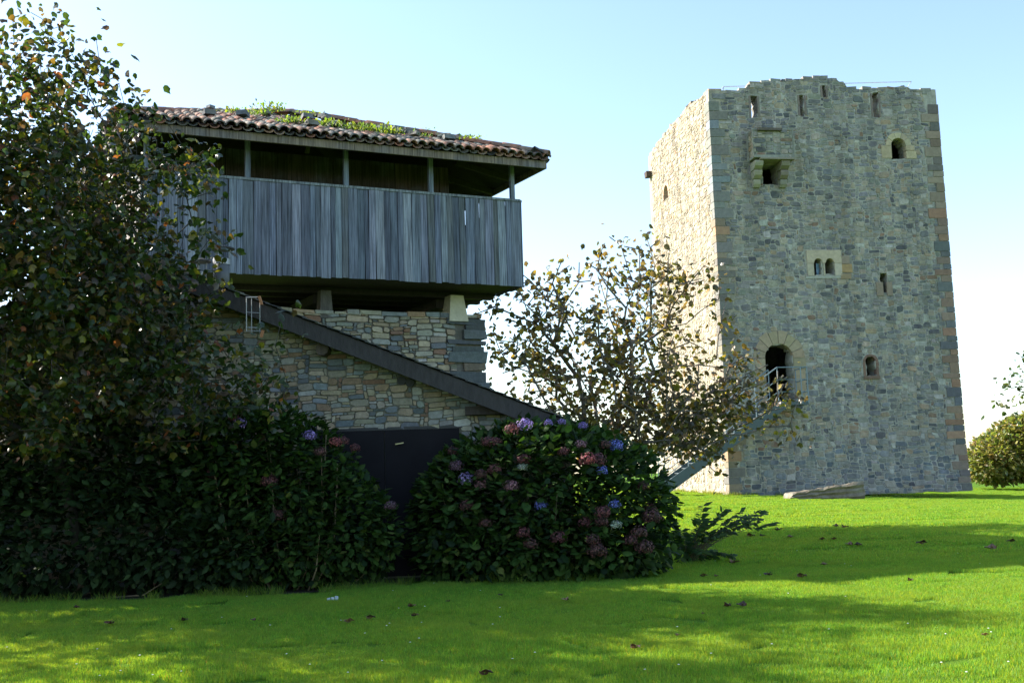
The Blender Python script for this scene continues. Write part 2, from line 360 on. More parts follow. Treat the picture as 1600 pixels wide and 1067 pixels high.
# quoins on both visible corners and the right one
QC = [(.22,.175,.13),(.25,.2,.15),(.15,.135,.12),(.30,.19,.12),(.18,.175,.16)]
QR = [(.28,.175,.115),(.24,.165,.12),(.13,.135,.14),(.24,.18,.14),(.13,.13,.14),(.30,.19,.13)]
def quoins():
    v = 0; k = 0; rnd = random.Random(3)
    for v, v_e, a, b in QT:
        if v > 18.6: break
        h = v_e-v
        for side in (0, 1):
            vt = min(v+h, (ftop(0) if not side else ftop(TW)))
            if vt-v < .1: continue
            m = MB(); g = .012; jt = lambda: rnd.uniform(-.02, .02)
            c = jc(rnd.choice(QC if not side else (QR if 1.2 < v < 13.2 else QC[:3])), .15)
            if not side and v > 13.5: c = jc(rnd.choice([(.22,.24,.25),(.2,.2,.18)]), .1)
            p = .03+rnd.uniform(0, .02)
            hu, hl = a-.05+jt(), b-.05+jt()
            def T(x, y, z, side=side):   # x along front from the corner, y along the side
                if not side: return TA+E1*x+E2*y+ZZ*z-(E1+E2)*batter(z)
                return TA+E1*(TW-x)+E2*y+ZZ*z+(E1-E2)*batter(z)
            z0, z1 = v+g+jt()*.4, vt-g
            fr = [(-p,-p),(hu,-p),(hu,.3),(.3,.3),(.3,hl),(-p,hl)]
            vs = [T(x, y, z0) for x, y in fr]+[T(x+jt()*.5, y, z1) for x, y in fr]
            fs = [(i, (i+1) % 6, 6+(i+1) % 6, 6+i) for i in range(6)]+[(0,1,2,3),(0,3,4,5),(6,7,8,9),(6,9,10,11)]
            m.add(vs, fs, c); m.build('quoin', M['ashlar'], tower)
quoins()
# dressed stone round the openings
CREAM = (.42,.37,.26); BROWN = (.30,.2,.13); RED = (.2,.12,.09)
def voussoir(T, o, ring, n, col, proud=.05, depth=.25, name='arch_stone', alt=0):
    uc, v0, w, h, ar = o; sp = v0+h-w/2; r0, r1 = w/2-.01, w/2+ring
    for k in range(n):
        a0, a1 = math.pi*k/n+.015, math.pi*(k+1)/n-.015; m = MB(); rr = r1*random.uniform(.96, 1.04)+ (alt if k % 2 else 0)
        seg = 3; vs = []
        for d in (proud+random.uniform(-.01, .01), -depth):
            for q in range(seg+1):
                a = a0+(a1-a0)*q/seg; vs += [T(uc+math.cos(a)*r0, sp+math.sin(a)*r0, d), T(uc+math.cos(a)*rr, sp+math.sin(a)*rr, d)]
        n2 = 2*(seg+1); fs = []
        for q in range(seg):
            i = 2*q; fs += [(i,i+1,i+3,i+2), (n2+i+2,n2+i+3,n2+i+1,n2+i), (i,i+2,n2+i+2,n2+i), (i+3,i+1,n2+i+1,n2+i+3)]
        fs += [(1,0,n2,n2+1), (n2-2,n2-1,2*n2-1,2*n2-2)]
        m.add(vs, fs, jc(col, .12)); m.build(name, M['ashlar'], tower)
def jambs(T, o, wd, hs, col, proud=.05, depth=.25, sill=False):
    uc, v0, w, h, ar = o; sp = v0+h-(w/2 if ar else 0)
    for s in (-1, 1):
        v = v0; k = 0
        while v < sp-.05:
            hh = min(hs*random.uniform(.85, 1.2), sp-v); hh = sp-v if sp-v-hh < .15 else hh; ww = wd*random.uniform(.85, 1.25)
            a, b = sorted((uc+s*(w/2-.01), uc+s*(w/2+ww))); m = MB(); m.tbox(T, (a, v+.01, -depth), (b, v+hh-.01, proud+random.uniform(-.012,.01)), jc(col, .14), .006); m.build('jamb_stone', M['ashlar'], tower); v += hh
    if sill: m = MB(); m.tbox(T, (uc-w/2-wd, v0-.16, -depth), (uc+w/2+wd, v0-.01, proud+.04), jc(col), .006); m.build('sill', M['ashlar'], tower)
voussoir(Tf, DOOR, .52, 8, (.33,.26,.17), alt=.07); jambs(Tf, DOOR, .5, .5, (.32,.255,.17))
voussoir(Tf, AW, .26, 5, (.44,.36,.24)); jambs(Tf, AW, .42, .42, (.44,.36,.24))
voussoir(Tf, SW, .1, 3, RED, .03); jambs(Tf, SW, .12, .5, RED, .03, sill=True)
voussoir(Tl, LW, .2, 3, (.42,.28,.2), .04); jambs(Tl, LW, .18, .5, (.4,.27,.2), .04)
voussoir(Tl, LW2, .2, 3, (.42,.28,.2), .04); jambs(Tl, LW2, .18, .5, (.4,.25,.15), .04)
for s in SLITS: jambs(Tf, s, .07, .45, (.2,.16,.14), .025)
m = MB(); ua, va, ub, vb = R_(1370,441,1393,462); m.tbox(Tf, (ua, va, -.1), (S5[0]-.09, vb, .055), (.26,.2,.15), .01); m.tbox(Tf, (S5[0]+.09, va, -.1), (ub, vb, .055), (.26,.2,.15), .01); m.build('slit_block', M['ashlar'], tower)
# twin window: head block with two arches, mullion, jambs
ua, va, ub, vb = R_(1262,391,1313,431); spv = T1[1]+T1[3]-T1[2]/2
def head():
    m = MB(); pr = .06; N = 6; cols = []
    def strip(u0, u1, f0):
        for k in range(N):
            a, b = u0+(u1-u0)*k/N, u0+(u1-u0)*(k+1)/N; va0, vb0 = f0(a), f0(b)
            vs = [Tf(a, va0, pr), Tf(b, vb0, pr), Tf(b, vb, pr), Tf(a, vb, pr), Tf(a, va0, -.3), Tf(b, vb0, -.3), Tf(b, vb, -.3), Tf(a, vb, -.3)]
            m.add(vs, [(0,1,2,3),(0,4,5,1),(3,2,6,7)]+([(0,3,7,4)] if k == 0 and u0 == ua else [])+([(1,5,6,2)] if k == N-1 and u1 == ub else []), (.46,.38,.27))
    fa = lambda o: (lambda u: spv+math.sqrt(max(0, (o[2]/2)**2-(u-o[0])**2)))
    e = [ua, T1[0]-T1[2]/2, T1[0]+T1[2]/2, T2[0]-T2[2]/2, T2[0]+T2[2]/2, ub]; fl = lambda u: spv
    for i, f in enumerate((fl, fa(T1), fl, fa(T2), fl)): strip(e[i], e[i+1], f)
    m.build('window_head', M['ashlar'], tower)
    for a, b, nm in ((ua, e[1], 'jamb_stone'), (e[2]+.02, e[3]-.02, 'mullion'), (e[4], ub, 'jamb_stone')):
        q = MB(); q.tbox(Tf, (a, va, -.25), (b, spv-.01, pr-.01), jc((.44,.39,.29), .1)); q.build(nm, M['ashlar'], tower)
    q = MB(); q.tbox(Tf, (ua-.1, va-.13, -.25), (ub+.1, va-.01, pr-.02), (.36,.35,.3), .008); q.build('sill', M['ashlar'], tower)
head()
x0, y0_, x1, y1_ = R_(1313.5,400,1328,432)
m = MB(); m.tbox(Tf, (x0,(y0_*1.4+y1_*.6)/2-.1,-.1),(x1+.05,(y0_+y1_)/2+.1,.05),(.36,.24,.12),.012); m.build('brown_block', M['ashlar'], tower)
m = MB(); m.tbox(Tf, (x0,(y0_+y1_)/2+.12,-.1),(x1-.05,y1_,.04),(.28,.22,.17),.012); m.build('brown_block', M['ashlar'], tower)
m = MB(); m.tbox(Tf, (x0,y0_-.12,-.1),(x1-.02,y0_+.12,.045),(.3,.22,.14),.01); m.build('brown_block', M['ashlar'], tower)
m = MB(); m.tbox(Tf, (T1[0]+.02, T1[1]+.02, -.32), (T1[0]+T1[2]/2, spv+.05, -.28), (.4,.55,.7)); m.build('sky_tinted_pane', M['glass'], tower)  # sky showing in this light is painted as the pane's pale blue
# large pale blocks by the left corner
for (a, b, c, d, col) in ((1133,592,1141,640,(.36,.32,.24)),):
    r = R_(1144,598,1176,632); m = MB(); m.tbox(Tf, (r[0], r[1], 0), (r[2], r[3], .045), (.34,.31,.24), .02); m.build('pale_block', M['ashlar'], tower)
    r = R_(1145,636,1172,668); m = MB(); m.tbox(Tf, (r[0], r[1], 0), (r[2], r[3], .05), (.33,.3,.24), .02); m.build('pale_block', M['ashlar'], tower)
# machicolation box
def machic():
    u0, v0, u1, v1 = BOXR; D = .75; rnd = random.Random(9); root = MB()
    root.tbox(Tf, (u0,v0,.0),(u1,v0+.12,D)); root.tbox(Tf, (u0,v0+.12,D-.22),(u1,v1-.01,D-.03)); root.tbox(Tf, (u0+.03,v0+.12,0),(u0+.25,v1-.01,D-.22)); root.tbox(Tf, (u1-.25,v0+.12,0),(u1-.03,v1-.01,D-.22))
    root.c = [(.3,.3,.25)]*len(root.c); bx = root.build('projecting_latrine', M['mortar'], tower)
    T2_ = lambda u, v, d: Tf(u0+u, v0+v, D-.03+d); w, h = u1-u0, v1-v0
    hole = lambda i, j: abs((i+.5)*.12-w*.52) < .07 and .25 < (j+.5)*.085 < .55
    for r in rects_fill(int(w/.12), int(h/.085), lambda i, j: not hole(i, j), SZ, rnd):
        m = MB(); add_stone(m, T2_, (r[0]*.12, r[1]*.085, r[2]*.12, r[3]*.085), .012, .03, pick(PAL, rnd), rnd, lambda a, b: (a, b))
        if m.v: m.build('stone', M['stone'], bx)
    TS = lambda u, v, d: Tf(u0+.03-d, v0+v, D-.03-u)
    for r in rects_fill(5, int(h/.085), lambda i, j: True, SZ, rnd):
        m = MB(); add_stone(m, TS, (r[0]*.13, r[1]*.085, r[2]*.13, r[3]*.085), .012, .03, pick(PALW, rnd), rnd, lambda a, b: (a, b))
        if m.v: m.build('stone', M['stone'], bx)
    a, b, c, d = R_(1175,205,1211,212); m = MB(); m.tbox(Tf, (a, b-.04, -.1), (c, b+.1, D+.16), (.12,.1,.085), .02); m.build('lintel_slab', M['ashlar'], tower)  # thin top slab; its shadow line is put into the dark colour
    a, b, c, d = R_(1180,252,1222,256); m = MB(); m.tbox(Tf, (u0+.3, v0-.1, .02), (u1-.05, v0-.01, D+.08), (.25,.22,.16), .015); m.build('lintel_slab', M['ashlar'], tower)
    for (cx, col) in ((1179,(.30,.28,.21)),(1220,(.22,.2,.16))):
        uc = uvf(cx, 270)[0]
        for k, (dp, hh) in enumerate(((.72,.42),(.52,.40),(.3,.38))):
            top = v0-.11-sum((.42,.40,.38)[:k]); m = MB()
            T = Tf; vs = []
            w2 = .2-.02*k
            prof = [(0,top-hh+.02),(dp*.55,top-hh+.02),(dp*.92,top-hh*.6),(dp,top-hh*.25),(dp*.97,top-.01),(0,top-.01)]
            for s in (-1, 1): vs += [T(uc+s*w2, v, max(0, d)) for d, v in prof]
            m.add(vs, [(i, (i+1) % 6, 6+(i+1) % 6, 6+i) for i in range(6)]+[tuple(range(6))[::-1], tuple(range(6, 12))], jc(col, .1)); m.build('corbel', M['ashlar'], tower)
machic()
m = MB(); u, v = uvl(1009, 281); m.tbox(Tl, (TD-.6, v-.2, 0), (TD-.15, v+.12, .32), (.07,.05,.04), .02); m.build('spout', M['ashlar'], tower)
def caps():
    rnd = random.Random(15)
    for (T, top, W_, pal) in ((Tf, ftop, TW, PAL), (Tl, ltop, TD, PALW)):
        u = .15
        while u < W_-.5:
            w = rnd.uniform(.25, .7)
            if rnd.random() < .8:
                v = min(top(u), top(u+w)); h = rnd.uniform(.05, .17); m = MB(); m.tbox(T, (u+.02, v-.12, -rnd.uniform(.4,.8)), (u+w-.02, v+h, rnd.uniform(-.06,.03)), pick(pal, rnd), .025); m.build('cap_stone', M['stone'], tower)
            u += w
caps()
# thin pipe rail round the ruined roof
rl = MB(); a = uvf(1130,136,-1.0); b = uvf(1424,128,-1.0); c = uvf(1118,152,-1.0)
TT = lambda uv_, d: Tf(uv_[0], uv_[1], d)
rl.tube([TT(c,-1), TT(a,-1), TT((b[0], b[1]),-1)], .022, 5, (.55,.57,.58)); rl.build('top_rail', M['steel'], tower)
rl = MB(); 
for uu in (a[0], (a[0]+b[0])/2, b[0]-.3): rl.tube([Tf(uu, a[1], -1), Tf(uu, 17.2, -1)], .02, 5, (.3,.3,.3))
rl.tube([TT(b,-1), Tf(b[0]-.35, b[1]-.45, -1)], .02, 5, (.5,.5,.5))
rl.build('rail_post', M['steel'], tower)

# ================================================================ METAL STAIR
def stairs():
    d0, d1 = .35, 1.45
    pa = uvf(1041, 764, d1); pb = uvf(1224, 631, d1); pe = uvf(1264, 633, d1)
    root = empty('metal_stair', Tf(pa[0], .3, .8), 'slate blue metal stair with pipe railings climbing to the arched tower door', 'stair')
    GC = (.06,.085,.09); sl = (pb[1]-pa[1])/(pb[0]-pa[0]); mt = M['metal']
    for d in (d0, d1):
        m = MB(); m.beam(Tf(pa[0]-.1, pa[1]-.1*sl, d), Tf(pb[0], pb[1], d), .06, .46, GC); m.build('stringer', mt, root)
    n = 17
    for k in range(n):
        u = pa[0]+(pb[0]-pa[0])*(k+.6)/n; v = pa[1]+(pb[1]-pa[1])*(k+.6)/n+.12; m = MB(); m.tbox(Tf, (u-.14, v-.02, d0+.04), (u+.14, v+.02, d1-.04), (.09,.11,.115)); m.build('tread', mt, root)
    m = MB(); m.tbox(Tf, (pb[0], pb[1]-.05, .06), (pe[0], pb[1]+.1, d1), GC); m.build('landing', mt, root)
    m = MB(); m.tube([Tf(pe[0]-.1, pb[1], d1-.1), Tf(pe[0]-.1, .1, d1-.1)], .04, 6, GC)
    ht = 1.65
    RC = (.17,.22,.25)
    for d in (d0, d1):
        for hh in (ht, ht*.66, ht*.33):
            m = MB(); m.tube([Tf(pa[0], pa[1]+hh, d), Tf(pb[0]-.2, pb[1]+hh, d)]+([Tf(pe[0], pb[1]+hh, d)] if d == d1 else []), .03 if hh == ht else .02, 6, RC); m.build('rail', mt, root)
        for k in range(6):
            t = k/5; u = pa[0]+(pb[0]-.2-pa[0])*t; v = pa[1]+(pb[1]-pa[1])*t; m = MB(); m.tube([Tf(u, v, d), Tf(u, v+ht, d)], .026, 6, RC); m.build('post', mt, root)
    for hh in (ht, ht*.66, ht*.33):
        m = MB(); m.tube([Tf(pe[0], pb[1]+hh, d1), Tf(pe[0], pb[1]+hh, .06)], .03, 6, RC); m.build('rail', mt, root)
    for uu, d in ((pe[0], d1), (pe[0], .12), ((pe[0]+pb[0])/2+.3, d1)):
        m = MB(); m.tube([Tf(uu, pb[1], d), Tf(uu, pb[1]+ht, d)], .03, 6, RC); m.build('post', mt, root)
stairs()

# ================================================================ FALLEN SLAB
def slab():
    L = G(1238, 779); R = G(1350, 783); L[1] = R[1] = 44.5; L = P(1238, 776, 44.5); R = P(1352, 782, 44.5)
    zb = gz(L[0], 44.5)-.05; W_ = R[0]-L[0]; nx, ny, nzl = 16, 6, 6
    m = MB(); idx = {}; vs = []
    htop = P(1350, 754, 44.5)[2]-zb
    def q(i, j, k):
        u = i/nx; w = j/ny; t = k/nzl
        h = .3+(htop+.06-.3)*u**.9; back = .12*w*0
        h2 = h*(1-.12*w)
        x = L[0]+W_*u; y = 44.5+1.3*w; z = zb+h2*t
        st = .035*(1 if k % 2 else -1)
        y += -st if j == 0 else 0
        nn = Vector((x*2, y*2, z*4)); return (x+.09*noise.noise(nn*2)+(-.15*(1-t) if i == 0 else 0), y+.07*noise.noise(nn+Vector((9,0,0))), z+.07*noise.noise(nn*1.5+Vector((0,9,0)))*(t > 0))
    def vid(*a):
        if a not in idx: idx[a] = len(vs); vs.append(q(*a))
        return idx[a]
    fs = []
    for i in range(nx):
        for j in range(ny): fs.append((vid(i,j,nzl), vid(i+1,j,nzl), vid(i+1,j+1,nzl), vid(i,j+1,nzl)))
        for k in range(nzl):
            fs.append((vid(i,0,k), vid(i+1,0,k), vid(i+1,0,k+1), vid(i,0,k+1))); fs.append((vid(i+1,ny,k), vid(i,ny,k), vid(i,ny,k+1), vid(i+1,ny,k+1)))
    for j in range(ny):
        for k in range(nzl):
            fs.append((vid(0,j+1,k), vid(0,j,k), vid(0,j,k+1), vid(0,j+1,k+1))); fs.append((vid(nx,j,k), vid(nx,j+1,k), vid(nx,j+1,k+1), vid(nx,j,k+1)))
    m.add(vs, fs, (.2,.165,.12)); m.build('fallen_slab', M['stone'], label='long tilted slab of layered stone lying on grass at the foot of the tower', cat='stone slab')
slab()

# ================================================================ GRANARY
a1, a2 = rad(24), rad(29)
D1 = np.array([math.cos(a1), math.sin(a1), 0]); D2 = np.array([-math.sin(a2), math.cos(a2), 0])
GC0 = P(816, 447, 23.5); zf = GC0[2]; zr = onplane(809, 316, GC0, np.array([-D1[1], D1[0], 0]))[2]
nF = np.array([-D1[1], D1[0], 0])
GL = (GC0-onplane(224, 268, GC0, nF))@D1; GW = 7.0
def Tg(u, w, z): return GC0*np.array([1,1,0])-D1*(GL-u)+D2*w+ZZ*z     # u 0..GL left to right, w depth, z absolute
gran = empty('raised_granary', Tg(GL/2, GW/2, 0)*np.array([1,1,0])+ZZ*zf, 'raised wooden granary with grey board balcony and mossy clay tile roof', 'granary')
BC = [(.145,.16,.195),(.175,.19,.23),(.125,.14,.172),(.235,.25,.29),(.09,.10,.125),(.13,.135,.145),(.15,.17,.215),(.19,.21,.25)]
def boards(p0, dirv, nrm, length, z0, z1, lean=0, cols=BC, seedo=0, wmin=.12, wmax=.24, name='board'):
    rnd = random.Random(31+seedo); s = 0
    while s < length-.02:
        w = min(rnd.uniform(wmin, wmax), length-s)
        if length-s-w < .08: w = length-s
        m = MB(); off = rnd.uniform(0, .03); g = .005
        c = jc(rnd.choice(cols), .14); zz0 = z0-rnd.uniform(0, .03); sk = rnd.uniform(-.008, .008)
        vs = []
        for z, k in ((zz0, 0), (z1+rnd.uniform(-.01, 0), 1)):
            for a in (s+g+sk*(1-2*k), s+w-g+sk*(1-2*k)):
                for d in (off, off+.028): vs.append(p0+dirv*a+nrm*(d-.0)+ZZ*z)
        m.add(vs, [(0,2,3,1),(4,5,7,6),(1,3,7,5),(0,4,6,2),(0,1,5,4),(2,6,7,3)], c)
        m.build(name, M['board'], gran); s += w
nrmF = -nF; nR = np.array([D2[1], -D2[0], 0])
boards(Tg(0, 0, 0), D1, nrmF, GL, zf, zr, wmin=.09, wmax=.22)
boards(Tg(0, GW, 0), -D2, -nR, GW, zf, zr, seedo=1, cols=[(.34,.29,.25),(.3,.27,.25),(.27,.26,.26)], wmin=.2, wmax=.3)
boards(Tg(GL, 0, 0), D2, nR, GW, zf, zr, seedo=2, wmin=.25, wmax=.35)
boards(Tg(GL, GW, 0), -D1, nF, GL, zf, zr, seedo=3, wmin=.3, wmax=.4)
WD = (.04,.035,.03); GW_ = (.2,.22,.24)
ring = [Tg(0,0,0), Tg(GL,0,0), Tg(GL,GW,0), Tg(0,GW,0)]
for i in range(4):
    p, q = ring[i], ring[(i+1) % 4]
    m = MB(); m.beam(p+ZZ*(zr+.025), q+ZZ*(zr+.025), .12, .05, (.2,.22,.23)); m.build('rail', M['board'], gran)
    m = MB(); cc = (ring[0]+ring[2])/2; p = p+(cc-p)*.03; q = q+(cc-q)*.03; m.beam(p+ZZ*(zf+.1), q+ZZ*(zf+.1), .1, .14, WD); m.build('edge_beam', M['wood'], gran)
ze = onplane(560, 240, Tg(0,-.45,0), nF)[2]   # underside of the fascia
OV = .55
# posts: measured on the photograph's balcony front
for px in (226, 388, 542, 674.5, 801.5):
    u = (onplane(px, 275, Tg(0,0,0), nF)-Tg(0,0,0))@D1; u = min(max(u, .06), GL-.1)
    m = MB(); m.tbox(lambda a, b, c: Tg(a, b, c), (u-.045, .02, zr-.3), (u+.045, .11, ze+.25), (.17,.2,.24)); m.build('post', M['board'], gran)
for (u, w) in ((.06,GW/2),(.06,GW-.1),(GL-.1,GW/2),(GL-.1,GW-.1),(GL/2,GW-.1)):
    m = MB(); m.tbox(Tg, (u-.045, w-.045, zr-.3), (u+.045, w+.045, ze+.25), GW_); m.build('post', M['board'], gran)
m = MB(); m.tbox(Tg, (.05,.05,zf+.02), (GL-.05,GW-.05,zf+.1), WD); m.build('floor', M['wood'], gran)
for k in range(9):
    w = 1.35+k*(GW-1.8)/8; m = MB(); m.tbox(Tg, (.05, w-.08, zf-.1), (GL-.05, w+.08, zf+.015), jc(WD, .2)); m.build('floor_beam', M['wood'], gran)
for u in (1.3, 3.9, GL-1.2):
    m = MB(); m.tbox(Tg, (u-.14, 1.5, zf-.3), (u+.14, GW-.4, zf-.105), WD); m.build('floor_beam', M['wood'], gran)
# inner store room of upright planks
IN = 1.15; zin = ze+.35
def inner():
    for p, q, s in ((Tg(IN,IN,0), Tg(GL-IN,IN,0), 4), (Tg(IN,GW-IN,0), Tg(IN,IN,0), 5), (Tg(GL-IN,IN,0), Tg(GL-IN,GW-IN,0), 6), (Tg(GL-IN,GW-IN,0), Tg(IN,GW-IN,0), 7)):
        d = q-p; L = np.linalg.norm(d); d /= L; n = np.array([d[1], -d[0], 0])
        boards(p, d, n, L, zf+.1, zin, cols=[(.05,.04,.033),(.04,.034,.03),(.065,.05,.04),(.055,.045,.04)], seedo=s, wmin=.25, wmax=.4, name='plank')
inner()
# pillars
def pillar(px, top, bot, col, w0, w1):
    q = onplane(px, 440, Tg(0,.95,0), nF); u = (q-Tg(0,.95,0))@D1; zt = zf-.1; zb = onplane(px, bot, Tg(0,.95,0), nF)[2]
    vs = [Tg(u+a*w/2, .95+b*w/2+.1, z) for z, w in ((zb-.1, w1), (zt, w0)) for a, b in ((-1,-1),(1,-1),(1,1),(-1,1))]
    m = MB(); m.add(vs, BF, col); m.build('pillar', M['ashlar'] if col[0] > .3 else M['wood'], gran); return u
pillar(712, 440, 496, (.5,.46,.35), .30, .45); pillar(509, 436, 490, (.1,.095,.09), .22, .28)
for (u, w) in ((.9,.95),(.9,GW-.9),(GL-1,GW-.9),(GL/2,GW-.9)):
    vs = [Tg(u+a*k/2, w+b*k/2, z) for z, k in ((zf-1.3,.6),(zf-.42,.36)) for a, b in ((-1,-1),(1,-1),(1,1),(-1,1))]
    m = MB(); m.add(vs, BF, (.4,.37,.3)); m.build('pillar', M['ashlar'], gran)
# roof: four slopes to a short ridge
e0, e1_, f0_, f1_ = -OV, GL+.36, -OV, GW+OV
apex_h = P(418, 186, (Tg(GL*.5,GW*.5,0))[1])[2]
rz = lambda: apex_h
RA = Tg(GL*.29, GW*.5, 0)+ZZ*(apex_h-.22); RB = Tg(GL*.5, GW*.5, 0)+ZZ*(apex_h-.02)
CO = [Tg(e0,f0_,0), Tg(e1_,f0_,0), Tg(e1_,f1_,0), Tg(e0,f1_,0)]; zE = ze+.2
CO = [c*np.array([1,1,0])+ZZ*zE for c in CO]
CO[0][2] += .0
roof = MB(); dn = -ZZ*.06
for poly in ((CO[0],CO[1],RB,RA),(CO[1],CO[2],RB),(CO[2],CO[3],RA,RB),(CO[3],CO[0],RA)):
    k = len(poly); roof.add(list(poly)+[q+dn for q in poly], [tuple(range(k)), tuple(range(k, 2*k))[::-1]], WD)
roofo = roof.build('roof', M['wood'], gran)
for i in range(4):
    p, q = CO[i]-ZZ*.1, CO[(i+1) % 4]-ZZ*.1
    cx = (CO[0]+CO[2])/2; m = MB(); m.beam(p, q, .05, .16, (.19,.15,.115)); m.build('fascia', M['board'], roofo)
    k = 12
for k in range(11):
    u = e0+.1+(e1_-e0-.2)*k/10; b = Tg(u, -OV+.04, zE-.12); hi = Tg(u, 1.2, zE-.12+(apex_h-zE)*(1.2+OV)/(GW/2+OV))
    m = MB(); m.beam(b, hi, .09, .12, WD); m.build('rafter', M['wood'], roofo)
for k in range(8):
    w = f0_+.2+(f1_-f0_-.4)*k/7; b = Tg(e1_-.04, w, zE-.12); hi = Tg(e1_-1.5, w, zE-.12+.3)
    m = MB(); m.beam(b, hi, .09, .12, WD); m.build('rafter', M['wood'], roofo)
TC = [(.34,.155,.10),(.28,.13,.085),(.19,.10,.07),(.34,.2,.14),(.12,.105,.09),(.17,.165,.145),(.06,.056,.055),(.2,.13,.1),(.22,.2,.17)]
def tile_mesh(m, o, ax, side, up, L, r0, r1, conv, col):
    """half barrel from o along ax (upslope), thickness .014"""
    n = 5; vs = []
    for t, r in ((0, r0), (L, r1)):
        for rr in (r, r-.018):
            for k in range(n+1):
                a = math.pi*k/n; vs.append(o+ax*t+side*math.cos(a)*rr+up*(math.sin(a)*rr*(.85 if conv else -.7)))
    q = n+1; fs = []
    for k in range(n):
        fs += [(k, k+1, 2*q+k+1, 2*q+k), (q+k+1, q+k, 3*q+k, 3*q+k+1), (k+1, k, q+k, q+k+1)]
    m.add(vs, fs, col)
def tiles():
    cand = []
    for (p, q, ra, rb, key) in ((CO[0],CO[1],RA,RB,0),(CO[1],CO[2],RB,RB,1),(CO[2],CO[3],RB,RA,2),(CO[3],CO[0],RA,RA,3)):
        e = q-p; Lh = np.linalg.norm(e); e = e/Lh; mid = (ra+rb)/2; n = np.cross(e, mid-p); n /= np.linalg.norm(n); 
        if n[2] < 0: n = -n
        ax = np.cross(n, e); ax /= np.linalg.norm(ax)
        if ax[2] < 0: ax = -ax
        Hh = (mid-p)@ax; ta = (ra-p)@e; tb = (rb-p)@e; pitch = .205; nc = int(Lh/pitch); pitch = Lh/nc
        for c in range(nc*2+1):
            s = c*pitch/2; conv = c % 2 == 0
            mx = Hh*min(1, s/max(ta, .01), (Lh-s)/max(Lh-tb, .01))
            rexp = .34; r = 0
            while r*rexp < mx-.12 or r == 0:
                o = p+e*(s+random.uniform(-.012,.012))+ax*(r*rexp-(.07 if conv else .1)+random.uniform(-.02,.02))+n*((.085 if conv else .078)+random.uniform(-.006,.012))
                axx = ax+e*random.uniform(-.04,.04)+n*(random.uniform(.01,.05)); axx /= np.linalg.norm(axx)
                cand.append((key, r, conv, o, axx, e, n)); r += 1
    vis = [t for t in cand if t[0] == 0]; vis.sort(key=lambda t: (t[1]+(0 if t[2] else 2.4), random.random()))
    ids = set(id(t) for t in vis[:290]); st = MB()
    for t in cand:
        key, r, conv, o, axx, e, n = t; mm = MB() if id(t) in ids else st
        col = jc(random.choice(TC), .2); rr = .105*random.uniform(.92, 1.08)
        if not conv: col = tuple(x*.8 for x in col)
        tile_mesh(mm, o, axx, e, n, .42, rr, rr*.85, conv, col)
        if mm is not st: mm.build('tile', M['tile'], roofo, smoothf=True)
    # hip tiles
    for a, b in ((CO[0],RA),(CO[1],RB),(CO[2],RB),(CO[3],RA),(RA,RB)):
        d = b-a; L = np.linalg.norm(d); d /= L; s = np.cross(d, ZZ); s /= np.linalg.norm(s); up = np.cross(s, d); k = 0
        while k*.34 < L-.2:
            tile_mesh(st, a+d*(k*.34-.05)+up*(.13+random.uniform(-.01,.02)), d+up*.03, s, up, .42, .13, .115, True, jc(random.choice([(.36,.16,.1),(.3,.13,.085),(.22,.12,.09),(.3,.2,.15)]), .15)); k += 1
    st.build('rear_tiles', M['tile'], roofo, smoothf=True, kind='stuff')
    # loose stones weighing the tiles down
    e = D1; 
    for k in range(26):
        u = random.uniform(.3, GL-.4); w = random.uniform(.2, 2.6)
        if w > u*1.1+.3 or w > (GL-u)*.8+.4: continue
        z = zE+(apex_h-zE)*(w+OV)/(GW/2+OV)+.2; c = Tg(u, w, z); m = MB(); s = random.uniform(.06, .12)
        a = random.uniform(0, 3); ca, sa = math.cos(a), math.sin(a)
        vs = [c+np.array([(x*ca-y*sa)*s*random.uniform(.8,1.2), (x*sa+y*ca)*s*random.uniform(.8,1.2), zz*s*.45*random.uniform(.7,1.3)]) for zz in (-1, 1) for x, y in ((-1,-1),(1,-1),(1,1),(-1,1))]
        m.add(vs, BF, jc(random.choice([(.13,.14,.15),(.18,.17,.15),(.07,.07,.07)]), .2)); m.build('weight_stone', M['stone'], roofo)
tiles()

